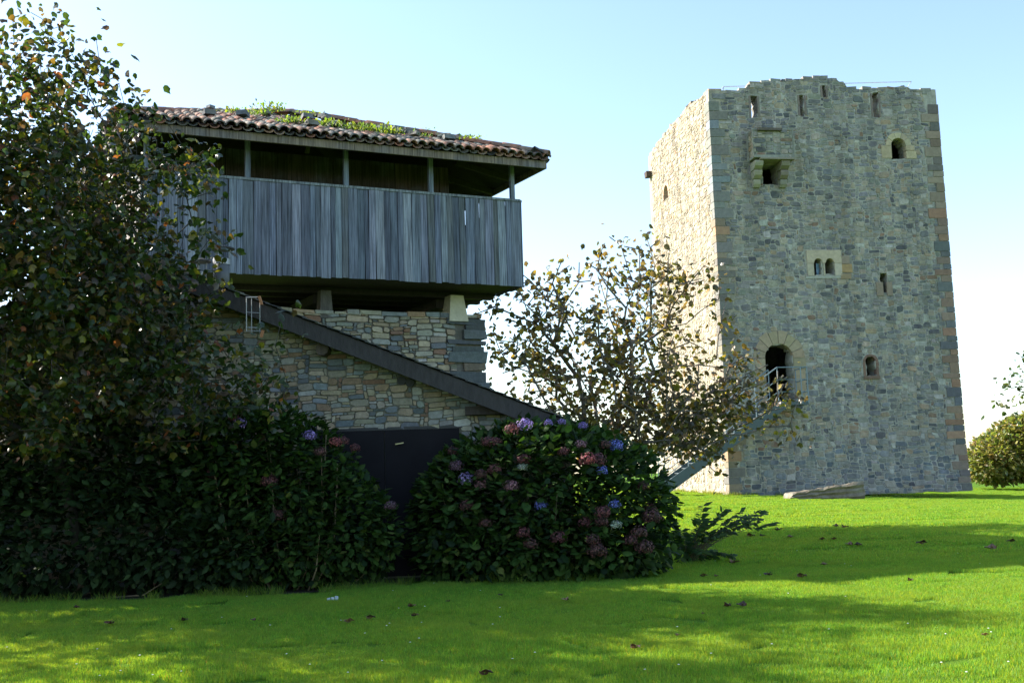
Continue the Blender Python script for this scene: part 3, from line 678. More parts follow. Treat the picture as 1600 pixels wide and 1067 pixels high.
# ---------------------------------------------------------------- granary's masonry base
bW, bD = .95, .95
bl = (onplane(430, 490, Tg(0,bW,0), nF)-Tg(0,bW,0))@D1; br = (onplane(751, 497, Tg(0,bW,0), nF)-Tg(0,bW,0))@D1
zbt = onplane(640, 493, Tg(0,bW,0), nF)[2]
base = empty('masonry_base', Tg((bl+br)/2, GW/2, 0), 'dry stone base wall with large dark corner stones under the wooden granary', 'stone base')
FP = [((.29,.275,.225),5),((.31,.26,.185),4),((.19,.22,.245),2.2),((.24,.26,.25),3),((.36,.32,.245),3),((.25,.18,.125),1.8),((.12,.14,.155),1.8),((.34,.34,.31),2),((.22,.14,.10),.6)]
FPB = [((.10,.115,.125),5),((.075,.085,.095),4),((.14,.115,.095),3),((.16,.16,.15),2)]
def wallface(root, T, W, H, ok, sizes, pal, cu, cv, seed, parts, gap, proud, matn='fieldstone'):
    rnd = random.Random(seed); nx, ny = int(W/cu), int(H/cv); wf = wp(seed, .055, .055)
    rs = rects_fill(nx, ny, lambda i, j: ok((i+.5)*cu, (j+.5)*cv), sizes, rnd)
    def vis(r):
        x, y = proj(T((r[0]+r[2])/2*cu, (r[1]+r[3])/2*cv, 0)); return 380 < x < 900 and 460 < y < 690
    rs.sort(key=lambda r: (not vis(r), -(r[2]-r[0])*(r[3]-r[1]))); st = MB()
    for k, r in enumerate(rs):
        mm = MB() if k < parts else st
        add_stone(mm, T, (r[0]*cu, r[1]*cv, r[2]*cu, r[3]*cv), gap, proud, pick(pal(r[0]*cu, r[1]*cv) if callable(pal) else pal, rnd), rnd, wf, .46)
        if k < parts and mm.v: mm.build('stone', M[matn], root)
    if st.v: st.build('small_stones', M[matn], root, kind='stuff')
FS = [(2,1),(3,1),(4,2),(3,2),(5,2),(2,2),(4,1),(6,2),(4,3),(5,3),(1,1),(3,2),(6,3),(2,1)]
m = MB(); Wb = br-bl; m.tbox(Tg, (bl, bW, -.1), (br, GW-bD, zbt-.03), (.13,.12,.10)); m.build('wall_core', M['darkmortar'], base)
zlow = 1.6
Tb = lambda u, v, d: Tg(bl+u, bW, zlow+v)-nF*d
wallface(base, Tb, Wb-.55, zbt-zlow, lambda u, v: True, FS, FP, .075, .045, 21, 200, .007, .05)
rnd = random.Random(77); v = 0
while v < zbt-zlow-.08:     # heavy corner stones
    h = min(rnd.uniform(.09, .24), zbt-zlow-v); w = rnd.uniform(.4, .85); dd = rnd.uniform(.4, .9); s = rnd.uniform(0, .05)
    m = MB(); m.tbox(lambda a, b, c: Tg(br-a, bW+b, zlow+c), (-.05-s, -.06-s, v+.012), (w, dd, v+h-.012), pick(FPB, rnd), .028); m.build('corner_stone', M['fieldstone'], base); v += h
Tr = lambda u, v, d: Tg(br, bW+.6+u, zlow+v)+nR*d
wallface(base, Tr, GW-bW-bD-.6, zbt-zlow, lambda u, v: True, FS, FP, .12, .08, 22, 0, .008, .05)
# coping stones, slightly uneven
s = 0
while s < Wb-.1:
    w = min(rnd.uniform(.25, .6), Wb-s); m = MB(); m.tbox(Tg, (bl+s+.01, bW-.07, zbt-.02), (bl+s+w-.01, bW+.35, zbt+rnd.uniform(.03,.09)), pick(FP, rnd), .012); m.build('coping_stone', M['fieldstone'], base); s += w

# ================================================================ COTTAGE
CY = 18.4; RY = 18.0
c_hi = P(390, 466, RY); c_lo = P(905, 664, RY); slc = (c_lo[2]-c_hi[2])/(c_lo[0]-c_hi[0])
ax_ = P(262, 405, RY)[0]; az_ = c_hi[2]+slc*(ax_-c_hi[0])
cot = empty('stone_cottage', (-3, CY+.7, 0), 'low cottage of coursed field stone with sloping dark roof edge and black gate', 'cottage')
def roofz(x): return az_+slc*(x-ax_) if x > ax_ else az_-.35*(ax_-x)
XL, XR = -14, P(893, 700, CY)[0]
PN = R = None
gx0, gx1, gtop = P(484,674,CY)[0], P(718,670,CY)[0], (P(520,674,CY)[2]+P(715,669,CY)[2])/2
m = MB()
for k in range(24):   # wall body in strips that follow the slope
    a = XL+(XR-XL)*k/24; b = XL+(XR-XL)*(k+1)/24; za, zb = roofz(a)-.2, roofz(b)-.2
    vs = [(a,CY,-.1),(b,CY,-.1),(b,CY,zb),(a,CY,za),(a,CY+1.9,-.1),(b,CY+1.9,-.1),(b,CY+1.9,zb),(a,CY+1.9,za)]
    m.add(vs, [(0,1,2,3),(5,4,7,6),(3,2,6,7)]+([(0,3,7,4)] if k == 0 else [])+([(1,5,6,2)] if k == 23 else []), (.15,.14,.11))
m.build('wall', M['darkmortar'], cot)
Tc = lambda u, v, d: np.array([XL+u, CY-d, v])
HV = [P(628, 595, CY), P(641, 598, CY)]
def okc(u, v):
    x = XL+u
    if v > roofz(x)-.3: return False
    if gx0-.02 < x < gx1+.02 and v < gtop+.02: return False
    return not any((x-h[0])**2+(v-h[2])**2 < .01 for h in HV)
wallface(cot, Tc, XR-XL, az_, okc, FS, FP, .062, .042, 23, 290, .004, .028)
for h in HV:
    m = MB(); m.tube([h+np.array([0,-.045,0]), h+np.array([0,.02,0])], .075, 12, (.012,.012,.012)); m.build('vent_pipe', M['metal'], cot)
# gate of flat dark sheets
gw = (gx1-gx0)/2
for k in range(2):
    m = MB(); m.box((gx0+gw*k+.006, CY-.05, .04), (gx0+gw*(k+1)-.006, CY-.02, gtop-.004), (.016,.015,.018)); gt = m.build('gate_leaf', M['gate'], cot)
hp = P(625, 693, CY); m = MB(); m.beam((hp[0]-.07, CY-.09, hp[2]-.01), (hp[0]+.07, CY-.09, hp[2]+.01),   .02, .018, (.45,.4,.22)); m.build('handle', M['steel'], cot)
m = MB(); m.box((gx0-.05, CY-.03, gtop+.0), (gx1+.05, CY+.02, gtop+.05), (.03,.03,.033)); m.build('lintel', M['metal'], cot)
# roof slopes
def slope(xa, xb, n):
    za, zb = roofz(xa), roofz(xb); vs = []
    for y in (RY, CY+2.0):
        vs += [(xa,y,za-.16),(xb,y,zb-.16),(xb,y,zb+.0),(xa,y,za+.0)]
    m = MB(); m.add(vs, [(0,1,2,3),(5,4,7,6),(3,2,6,7),(4,5,1,0),(1,5,6,2),(4,0,3,7)], (.045,.042,.042)); m.build(n, M['wood'], cot)
    m = MB(); m.add([(xa,RY-.045,za-.30),(xb,RY-.045,zb-.30),(xb,RY-.045,zb-.02),(xa,RY-.045,za-.02),(xa,RY-.003,za-.30),(xb,RY-.003,zb-.30),(xb,RY-.003,zb-.02),(xa,RY-.003,za-.02)], [(0,1,2,3),(5,4,7,6),(3,2,6,7),(4,5,1,0),(1,5,6,2),(4,0,3,7)], (.05,.045,.045)); m.build('barge_board', M['wood'], cot)
    # slates in rows on top, their butts standing proud over the barge board
    L = math.hypot(xb-xa, zb-za); ns = int(L/.22); dx, dz = (xb-xa)/L, (zb-za)/L; st = MB()
    for k in range(ns):
        for r_ in range(5):
            s0, y0 = L*k/ns, RY-.09+r_*.42+(random.uniform(-.02,.02))
            p = np.array([xa+dx*s0, y0, za+dz*s0]); q = np.array([xa+dx*(s0+.27), y0, za+dz*(s0+.27)]); up = np.array([-dz, 0, dx])*(1 if dx > 0 else -1)
            if up[2] < 0: up = -up
            lo, hi = (q, p) if zb < za else (p, q)
            st_ = MB() if r_ == 0 and xa >= ax_-.01 else st
            vs = [hi+up*.006, lo+up*.028, lo+up*.028+np.array([0,.41,0]), hi+up*.006+np.array([0,.41,0])]; vs += [v_+up*.014 for v_ in vs]
            st_.add(vs, BF, jc((.07,.072,.075), .25))
            if st_ is not st: st_.build('slate', M['stone'], cot)
    st.build('rear_slates', M['stone'], cot, kind='stuff')
slope(ax_, c_lo[0], 'roof_slope'); slope(ax_, XL-.4, 'roof_slope')
bm_ = P(503, 545, RY+.1)
m = MB(); m.tube([bm_, bm_+np.array([0,.5,0])], .11, 9, (.09,.07,.055)); m.build('beam_end', M['wood'], cot)
p = P(520, 541, RY+.05); m = MB(); m.tube([p, p+np.array([0,.5,0])], .05, 8, (.16,.14,.12)); m.build('beam_end', M['wood'], cot)
p = P(757, 640, CY-.02); m = MB(); m.box((p[0]-.32, CY-.22, p[2]-.09), (p[0]+.5, CY+.0, p[2]+.05), (.05,.04,.035)); m.build('beam_end', M['wood'], cot)
# flues
def flue(px, ytop, ybot, r, name, label, capr):
    Y = 18.75; b = P(px, ybot, Y); t = P(px, ytop, Y); o = empty(name, (b[0], Y, roofz(b[0])), label, 'chimney flue', 'chimney flues on the cottage roof')
    z0 = roofz(b[0])-.05; m = MB(); m.tube([(b[0],Y,z0),(b[0],Y,t[2]-.18)], r, 16, (.085,.09,.1)); m.build('pipe', M['metal'], o, smoothf=True)
    m = MB(); m.tube([(b[0],Y,t[2]-.3),(b[0],Y,t[2]-.2)], r*1.06, 16, (.3,.31,.33)); m.build('collar', M['steel'], o)
    m = MB(); m.tube([(b[0],Y,t[2]-.02),(b[0],Y,t[2]+.0),(b[0],Y,t[2]+.05)], [capr, capr*.98, .02], 18, (.03,.03,.032)); m.build('cap', M['metal'], o)
    for k in range(3):
        a = k*2.09+.4; m = MB(); m.tube([(b[0]+math.cos(a)*r*.9,Y+math.sin(a)*r*.9,t[2]-.2),(b[0]+math.cos(a)*r*1.1,Y+math.sin(a)*r*1.1,t[2])], .01, 5, (.3,.3,.3)); m.build('bracket', M['steel'], o)
flue(346, 388, 450, .14, 'flue', 'thicker grey metal flue with a disc cap, in front of the granary boards', .23)
flue(314, 408, 436, .09, 'flue', 'thinner lower metal flue with a dark disc cap, half hidden by tree leaves', .18)
# wire rack hanging at the barge board
o = empty('wire_rack', P(397, 525, 17.75), 'small white wire rack with orange clips beside the dark roof edge', 'wire rack')
q = lambda x, y: P(x, y, 17.75)
for a, b, nm, r, c in (((385,466),(385,518),'rod',.008,(.35,.35,.35)),((406,465),(406,520),'rod',.006,(.35,.35,.35)),((384,465),(407,464),'rod',.009,(.4,.4,.4)),((384,488),(405,489),'rod',.006,(.35,.35,.35)),((384,512),(408,512),'rod',.009,(.4,.4,.4)),((385,517),(412,517),'rod',.007,(.4,.4,.4)),((393,464),(393,520),'rod',.005,(.35,.35,.35))):
    m = MB(); m.tube([q(*a), q(*b)], r, 5, c); m.build(nm, M['steel'], o)
for a, b in (((405,463),(409,476)),((411,516),(408,527))):
    m = MB(); m.beam(q(*a), q(*b), .05, .04, (.45,.2,.1)); m.build('clip', M['ashlar'], o)

# ================================================================ FOLIAGE TOOLS
def leaf_template(kind):
    if kind == 'oval':
        v = [(0,0,0),(0,.5,.04),(0,1,-.06),(-.27,.22,-.05),(-.3,.6,-.07),(.27,.22,-.05),(.3,.6,-.07)]
        t = [(0,1,3),(3,1,4),(4,1,2),(0,5,1),(5,6,1),(6,2,1)]
    elif kind == 'broad':
        v = [(0,0,0),(0,.45,.06),(.03,1.05,-.22),(-.27,.1,-.1),(-.4,.5,-.22),(-.24,.82,-.05),(.24,.16,-.02),(.36,.55,-.2),(.12,.74,-.16)]
        t = [(0,1,3),(3,1,4),(4,1,5),(5,1,2),(0,6,1),(6,7,1),(7,8,1),(8,2,1)]
    elif kind == 'lobed':
        v = [(0,0,0),(0,.45,.05),(0,1,-.12),(-.16,.62,0),(-.42,.72,-.12),(-.26,.4,-.01),(-.46,.22,-.14),(-.18,.08,0),(.16,.62,0),(.42,.72,-.12),(.26,.4,-.01),(.46,.22,-.14),(.18,.08,0)]
        t = [(1,2,3),(1,3,4),(1,4,5),(1,5,6),(1,6,7),(1,7,0),(1,8,2),(1,9,8),(1,10,9),(1,11,10),(1,12,11),(1,0,12)]
    elif kind == 'lance':
        v = [(0,0,0),(-.19,.4,-.03),(.19,.4,-.03),(0,.4,.02),(0,1,-.08)]
        t = [(0,3,1),(1,3,4),(0,2,3),(3,2,4)]
    elif kind == 'curl':
        v = [(0,0,0),(0,.5,.12),(0,1,.02),(-.35,.2,.22),(-.42,.6,.3),(.33,.22,.1),(.4,.6,.32),(-.1,.8,.22)]
        t = [(0,1,3),(3,1,4),(4,1,7),(7,1,2),(0,5,1),(5,6,1),(6,2,1)]
    return np.array(v, float), np.array(t, int)
def frames(n, down=.5, spread=1.0, dirs=None):
    """random leaf frames: rows x(side) y(axis) z(normal)"""
    a = rng.uniform(0, 2*np.pi, n); y = np.stack([np.cos(a), np.sin(a), rng.normal(-down, .45*spread, n)], 1)
    if dirs is not None: y = y*.8+dirs
    y /= np.linalg.norm(y, axis=1, keepdims=True)
    h = rng.normal(0, .55*spread, (n, 3)); h[:, 2] += 1; x = np.cross(y, h); x /= np.linalg.norm(x, axis=1, keepdims=True); z = np.cross(x, y)
    return np.stack([x, y, z], 1)
def scatter(name, kind, pos, fr, size, cols, mat, parent, n_parts=0, near=None, partname='leaf', stuff=True):
    V, T = leaf_template(kind); n = len(pos); asz = np.asarray(size).reshape(-1, 1, 1)*np.ones((n, 1, 1))
    ordr = np.arange(n)
    if n_parts: ordr = np.argsort(near); 
    P_ = ordr[:n_parts]; S_ = ordr[n_parts:]
    if len(S_):
        W_ = np.einsum('kj,njc->nkc', V, fr[S_])*asz[S_]+pos[S_][:, None, :]
        TT_ = (T[None]+(np.arange(len(S_))*len(V))[:, None, None]).reshape(-1, 3)
        C_ = np.repeat(cols[S_], len(T), 0); C_ = C_*rng.uniform(.85, 1.15, (len(C_), 1))
        npmesh(name, W_.reshape(-1, 3), TT_, C_, mat, parent, kind='stuff' if stuff else None)
    if n_parts:   # shared meshes in a few colours
        cache = {}
        for i in P_:
            ck = tuple(np.round(cols[i]*14).astype(int))
            if ck not in cache:
                me = bpy.data.meshes.new('leaf'); me.from_pydata(V.tolist(), [], T.tolist()); me.materials.append(mat)
                ca = me.color_attributes.new('col', 'FLOAT_COLOR', 'CORNER'); c = cols[i]; ca.data.foreach_set('color', [float(c[0]), float(c[1]), float(c[2]), 1.0]*len(T)*3); cache[ck] = me
            o = bpy.data.objects.new(partname, cache[ck]); COL.objects.link(o); o.parent = parent
            mt_ = Matrix(fr[i].T.tolist()).to_4x4(); o.matrix_local = Matrix.Translation((pos[i]-ORI[parent.name]).tolist()) @ mt_ @ Matrix.Scale(float(asz[i, 0, 0]), 4)
def colmix(n, pal):
    w = np.array([p[1] for p in pal], float); k = rng.choice(len(pal), n, p=w/w.sum()); c = np.array([p[0] for p in pal])[k]
    return c*rng.uniform(.75, 1.3, (n, 1))*rng.uniform(.92, 1.08, (n, 3))
def grow(roots, tips, alpha=.35, seg=.35, jit=.05, lift=.1):
    """nodes joined tip by tip to the nearest part of the tree"""
    pos = [np.array(r, float) for r in roots]; par = [-1]*len(roots); pl = [0.]*len(roots)
    tips = sorted(tips, key=lambda t: min(np.linalg.norm(t-r) for r in pos[:len(roots)])); tipn = []
    buf = np.zeros((60000, 3)); bl_ = np.zeros(60000); n = len(pos); buf[:n] = pos
    for t in tips:
        d = np.linalg.norm(buf[:n]-t, axis=1); cost = d+alpha*bl_[:n]; j = int(np.argmin(cost))
        a = buf[j].copy(); L = d[j]; k = max(1, int(L/seg)); prev = j
        for i in range(1, k+1):
            f = i/k; q = a+(t-a)*f; q = q+np.array([0,0,lift*L*math.sin(math.pi*f)*.5])+rng.normal(0, jit*seg, 3)*(f < 1)
            buf[n] = q; bl_[n] = bl_[prev]+L/k; par.append(prev); prev = n; n += 1
        tipn.append(prev)
    return buf[:n].copy(), par, tipn, bl_[:n].copy()
def branch_meshes(nodes, par, root, name_main, col, r_tip=.006, power=.5, limb_at=1.0, pl=None, rmin_part=.02, trunkname='trunk', expn=2.3):
    n = len(nodes); A = np.zeros(n); kids = [0]*n
    for i in range(n-1, -1, -1):
        if kids[i] == 0: A[i] = r_tip**expn
        if par[i] >= 0: A[par[i]] += A[i]; kids[par[i]] += 1
    rd = A**(1/expn); limb = [-1]*n
    for i in range(n):
        if par[i] >= 0: limb[i] = limb[par[i]] if limb[par[i]] != -1 else (i if pl[i] > limb_at else -1)
    groups = {}; tw = MB()
    for i in range(n):
        p = par[i]
        if p < 0: continue
        thin = rd[i] < rmin_part; key = 'tw' if thin else limb[i]
        mbx = tw if thin else groups.setdefault(key, MB())
        pts = [nodes[p], nodes[i]]; r0 = min(rd[p], rd[i]*1.25)
        mbx.tube(pts, [r0, rd[i]], 4 if thin else 7, jc(col, .15), cap=False)
    big = sorted([g for g in groups if g != -1], key=lambda g: -len(groups[g].v))[:40]
    for g in groups:
        if g == -1: groups[g].build(trunkname, M['bark'], root, smoothf=True)
        elif g in big: groups[g].build('branch', M['bark'], root, smoothf=True)
    if tw.v: tw.build('twigs', M['bark'], root, kind='stuff')
    return rd
def ell_tips(n, ells):
    """points in ellipsoids (c, r) given in world space"""
    w = np.array([e[1][0]*e[1][1]*e[1][2]*(e[2] if len(e) > 2 else 1) for e in ells]); w = w/w.sum(); out = []
    for k in rng.choice(len(ells), n, p=w):
        c, r = ells[k][:2]; d = rng.normal(0, 1, 3); d /= np.linalg.norm(d); out.append(np.array(c)+d*np.array(r)*rng.uniform(0, 1)**(1/2.4))
    return out
def el(px, py, rx, ry, Y, rd, w=1):
    c = P(px, py, Y); return (c, (rx*Y/FPX, rd, ry*Y/FPX), w)
def leafy_tree(name, label, cat, root_pts, tips, per, clump, size, pal, kind='broad', parts=300, col=(.12,.10,.085), r_tip=.007, alpha=.35, seg=.35, limb_at=1., mat='leaf', down=.55, group=None, extra=None):
    o = empty(name, root_pts[0], label, cat, group)
    nodes, par, tipn, pl = grow(root_pts, tips, alpha, seg)
    branch_meshes(nodes, par, o, 'trunk', col, r_tip, pl=pl, limb_at=limb_at)
    tp = nodes[tipn]; k = np.repeat(np.arange(len(tp)), rng.poisson(per, len(tp))); n = len(k)
    back = nodes[[par[i] for i in np.array(tipn)[k]]]; f = rng.uniform(-.1, 1.3, (n, 1))
    pos = tp[k]+(back-tp[k])*f+rng.normal(0, clump, (n, 3)); fr = frames(n, down); sz = rng.uniform(.6, 1.25, n)*size; cols = colmix(n, pal)
    xy = pos-CAMP; z = xy@Fv; px = 800+FPX*(xy@Rv)/z; py = 533-FPX*(xy@Uv)/z
    off = ((px < 0)|(px > 1600)|(py < 0)|(py > 1067))*100
    if extra is not None: off = off+extra(px, py)
    scatter('foliage', kind, pos, fr, sz, cols, M[mat], o, parts, z/sz*.1+off)
    return o

# ================================================================ LEFT TREE
LT = [el(20,250,230,180,16.1,2.5), el(80,330,165,170,16.1,2.3,1.2), el(60,470,290,190,16.1,2.8), el(170,440,140,150,16.1,1.7,1.3), el(300,585,125,105,16.1,1.3,1.3), el(-260,350,260,320,16.1,2.9), el(120,610,310,110,16.1,2.2),
      el(-20,120,130,90,16.1,1.6,.8), el(235,270,80,45,16.1,0.7,1.2), el(60,110,90,70,16.1,1.3,.6), el(-560,330,260,360,16.3,1.9,.7), ((-10.8,13.9,7.3),(3.0,2.3,2.8),.5), ((-9.6,14.6,5.2),(2.2,2.2,2.4),.6), ((-12.6,12.8,8.4),(4.0,1.7,2.6),.5), ((-7.6,18.3,5.6),(1.3,1.2,1.5),1)]
tips = ell_tips(2200, LT)
for (x, y) in ((66,30),(48,20),(20,30),(5,60),(68,50),(100,40),(60,72),(108,75),(76,60),(140,120),(155,95),(186,132),(160,100),(120,100),(100,90),(195,168),(205,175),(330,262),(300,250),(318,235),(290,235),(320,270),(330,300),(325,362),(300,345),(330,370),(345,378),(310,398),(430,540),(450,600),(440,500),(425,640),(260,190),(240,185),(150,60),(130,80),(170,150),(285,285),(270,265),(255,250)):
    tips.append(P(x, y, 15.2+random.uniform(-.6,.6)))
LPAL = [((.026,.045,.013),5),((.036,.058,.015),5),((.065,.08,.016),3),((.15,.13,.02),1.8),((.17,.095,.03),.7),((.09,.06,.035),3.4),((.03,.045,.02),2.5),((.22,.07,.03),.5)]
lt = leafy_tree('leafy_tree', 'dense dark leaved tree with yellow and rusty leaves filling the left edge', 'tree', [np.array([-6.9,17.2,0]), np.array([-6.8,17.1,.6]), np.array([-8.2,16.9,.0])], tips, 19, .165, .128, LPAL, parts=290, alpha=.3, seg=.3, limb_at=1.5, r_tip=.005, col=(.045,.038,.032))
# ================================================================ FIG TREE
FT = [el(960,500,190,120,28,2.2), el(900,560,170,100,28,2,1.1), el(850,600,120,80,27.6,1.6), el(1050,600,140,110,28,2,1.2), el(1120,620,90,70,27.5,1.3,.9), el(1000,650,200,70,27.5,2,1.3), el(960,430,120,50,28,1.4,.8), el(1060,500,70,100,28,1.3,.6), el(1060,690,80,50,27.5,1.3,1.1), el(820,480,70,55,27.8,1,.6), el(1195,625,60,60,27.4,.9,1.2), el(930,690,150,50,27.5,1.6,1.1)]
tips = ell_tips(540, FT)
for (x, y) in ((952,370),(945,380),(1030,375),(1100,415),(1045,395),(890,415),(860,430),(780,460),(760,480),(745,490),(1125,450),(1135,470),(905,410),(975,385),(1000,390),(1010,370),(1190,560),(1200,570),(1215,580),(1240,640),(1252,622),(1250,680),(1245,690),(1180,590),(1215,620),(1205,640),(1225,600),(1150,580),(1160,610),(1235,660),(1130,790-70),(1120,740),(1110,730),(1125,710),(1185,600),(1195,620),(800,430),(830,440),(1110,420),(1120,560),(1140,590)):
    tips.append(P(x, y, 27.6+random.uniform(-.7,.7)))
FPAL = [((.065,.062,.03),4),((.11,.095,.035),3),((.18,.16,.035),2.2),((.27,.16,.045),2),((.17,.11,.06),3.4),((.08,.065,.045),2.6),((.3,.22,.05),1)]
fb = P(962, 775, 28); fb[2] = gz(fb[0], fb[1])-.05
leafy_tree('fig_tree', 'sparse spreading tree with brown and yellow leaves between granary and tower', 'tree', [fb, fb+np.array([.05,0,.9]), fb+np.array([-.1,0,2.0])], tips, 9.5, .21, .175, FPAL, parts=290, col=(.17,.145,.12), r_tip=.0135, alpha=.45, seg=.5, limb_at=2.6)

# ================================================================ SHRUBS
def blob_points(n, ells, shell=.75):
    w = np.array([(e[1][0]*e[1][2]+e[1][0]*e[1][1]) for e in ells]); w /= w.sum(); out = []; nr = []
    E = [(np.array(c), np.array(r)) for c, r, *_ in ells]
    while len(out) < n:
        for k in rng.choice(len(ells), n, p=w):
            c, r = E[k]; d = rng.normal(0, 1, 3); d /= np.linalg.norm(d); s = rng.uniform(shell**3, 1)**(1/3); q = c+d*r*s
            q = q+np.array([1,1,1])*.09*noise.noise(Vector((q*2.2).tolist()))
            if q[2] < .03: continue
            if any((((q-c2)/r2)**2).sum() < .5 for c2, r2 in E if c2 is not c): continue
            out.append(q); nr.append(d/r/np.linalg.norm(d/r))
            if len(out) >= n: break
    return np.array(out), np.array(nr)
def shrub(name, label, cat, ells, n, size, pal, kind='oval', parts=290, mat='hleaf', stems=30, base=None, heads=(), down=.2, stemcol=(.14,.11,.07), shell=.72, group=None):
    cs = np.array([e[0] for e in ells]); b = base if base is not None else np.array([cs[:, 0].mean(), cs[:, 1].mean(), 0]); b = np.array([b[0], b[1], gz(b[0], b[1])])
    o = empty(name, b, label, cat, group); pos, nr = blob_points(n, ells, shell)
    core = np.array([q for q in ell_tips(int(n*.45), [(c, np.array(r)*.85) for c, r, *_ in ells]) if q[2] > .05]); pos = np.concatenate([pos, core]); nr = np.concatenate([nr, np.tile([0,1.,0], (len(core), 1))]); n = len(pos)
    fr = frames(n, down, .8, dirs=nr*.9); sz = rng.uniform(.6, 1.25, n)*size; cols = colmix(n, pal)
    z = (pos-CAMP)@Fv; facing = nr@(Fv); near = facing+ .3*rng.random(n)+ (z-z.min())*.1
    scatter('foliage', kind, pos, fr, sz, cols, M[mat], o, parts, near)
    st = MB(); stem_n = 0
    for k in range(stems):
        t = pos[rng.integers(len(pos))]; s = np.array([b[0]+(t[0]-b[0])*.45+rng.normal(0,.1), b[1]+(t[1]-b[1])*.45+rng.normal(0,.1), b[2]-.02]); mid = (s+t)/2+np.array([0,0,-.1])+(t-b)*np.array([.1,.1,0])
        m = MB(); m.tube([s, mid, t], [.013,.01,.006], 5, jc(stemcol, .2)); m.build('stem', M['bark'], o)
    return o, pos, nr
HC = {'blue':(.19,.22,.62), 'purple':(.28,.2,.48), 'lilac':(.35,.26,.5), 'pink':(.3,.15,.18), 'dusk':(.2,.07,.075), 'rose':(.36,.10,.10), 'white':(.4,.45,.35), 'brown':(.14,.06,.055), 'dull':(.22,.12,.16)}
def flower_head(parent, c, colk, r):
    """a dome of small four-petalled florets"""
    V = []; T = []; C = []; n = 70; base = np.array(HC[colk])*(.6 if colk in ('dusk','brown','dull') else .8)
    for k in range(n):
        ph = math.acos(1-1.75*(k+.5)/n); th = k*2.39996; d = np.array([math.sin(ph)*math.cos(th), math.sin(ph)*math.sin(th), math.cos(ph)]); d = d+rng.normal(0,.06,3); d /= np.linalg.norm(d)
        p = c+d*np.array([r, r, r*.8])*rng.uniform(.72, 1.16); a = np.cross(d, rng.normal(0,1,3)); a /= np.linalg.norm(a); b_ = np.cross(d, a); q = r*.2
        j = len(V); V += [p+d*.006]; 
        for w in range(4):
            t0 = w*math.pi/2; e1 = a*math.cos(t0-.55)+b_*math.sin(t0-.55); e2 = a*math.cos(t0+.55)+b_*math.sin(t0+.55); i0 = len(V); V += [p+e1*q-d*.004, p+e2*q-d*.004]; T.append((j, i0, i0+1)); C.append(base*rng.choice([.35,.7,1.1,1.9])*rng.uniform(.85,1.15,3))
    o = npmesh('flower_head', np.array(V), np.array(T), np.array(C), M['petal'], parent)
    o['label'] = {'blue':'bright blue','purple':'purple','lilac':'pale lilac','pink':'pink','dusk':'faded dark red','rose':'bright rose red','white':'greenish white','brown':'withered brown','dull':'dusky mauve'}[colk]+' flower head'
HP = [((.026,.056,.012),5),((.036,.072,.014),4),((.045,.088,.017),2),((.014,.032,.012),3.5),((.08,.11,.025),.8)]
YR = 17.8
RS = [el(850,790,205,130,YR,1.35), el(835,735,140,80,YR,1.2), el(955,795,92,105,YR,1.0), el(730,820,95,110,YR,1.0), el(900,850,160,70,YR-.1,1.35), el(725,765,62,70,YR,.7), el(790,850,130,60,YR-.1,1.3)]
ro, rp, rn = shrub('hydrangea_bush', 'large rounded hydrangea bush with blue, pink and faded red flower heads on its dark leaves', 'bush', RS, 9500, .15, HP, stems=14, shell=.5)
heads = [(820,663,'purple',11),(857,660,'purple',6),(878,659,'purple',6),(911,665,'purple',7),(799,671,'dusk',11),(762,690,'dusk',10),(775,690,'dusk',8),(962,697,'blue',11),(946,695,'brown',8),(908,694,'pink',8),(880,705,'dusk',8),(917,718,'rose',12),(934,718,'dusk',12),(941,735,'blue',8),(818,717,'dusk',10),(817,730,'white',7),(707,705,'brown',9),(713,728,'dull',10),(728,749,'lilac',12),(754,757,'pink',11),(773,733,'dusk',9),(752,741,'brown',9),(798,759,'pink',11),(845,790,'blue',9),(961,788,'blue',8),(942,800,'dusk',11),(940,815,'brown',10),(914,816,'dusk',10),(963,820,'white',8),(1019,807,'brown',14),(999,832,'brown',12),(1016,795,'brown',10),(1007,855,'brown',13),(933,860,'brown',14),(873,840,'dusk',11),(818,832,'dusk',10),(829,850,'brown',10),(926,843,'brown',10),(729,790,'brown',10),(759,818,'brown',9),(985,845,'brown',11),(1005,760,'brown',9)]
def front_of(px, py, pos):
    z = (pos-CAMP)@Fv; x = 800+FPX*((pos-CAMP)@Rv)/z; y = 533.5-FPX*((pos-CAMP)@Uv)/z
    d = np.hypot(x-px, y-py); k = np.argsort(d)[:14]; return pos[k, 1].min()
for (x, y, c, r) in heads: flower_head(ro, P(x, y, front_of(x, y, rp)-.06), c, r*16.5/FPX*1.15)
LS = [el(450,775,125,115,17.3,1.0), el(400,710,115,80,17.3,.9), el(525,820,85,95,17.2,.85), el(450,850,150,70,17.2,.95), el(360,740,110,110,17.3,.95), el(590,835,38,55,17.2,.45)]
lo, lp, ln = shrub('hydrangea_bush', 'tall shaded hydrangea bush with bare stems left of the black gate', 'bush', LS, 8000, .14, HP, shell=.55, stems=46, stemcol=(.22,.17,.11))
for (x, y, c, r) in ((375,661,'purple',9),(366,652,'rose',8),(484,680,'purple',10),(524,691,'rose',9),(537,689,'dusk',8),(420,752,'dusk',12),(436,805,'brown',12),(610,790,'dull',9),(500,706,'brown',9),(555,700,'dusk',8),(330,740,'dusk',10)):
    flower_head(lo, P(x, y, front_of(x, y, lp)-.06), c, r*16/FPX*1.15)
DS = [el(60,815,250,115,16.9,1.1), el(250,800,120,125,16.9,.95), el(-180,780,200,160,17,1.2), el(120,740,200,90,17.1,1.1), el(330,855,110,65,16.8,.8), el(-430,790,260,180,17,1.3)]
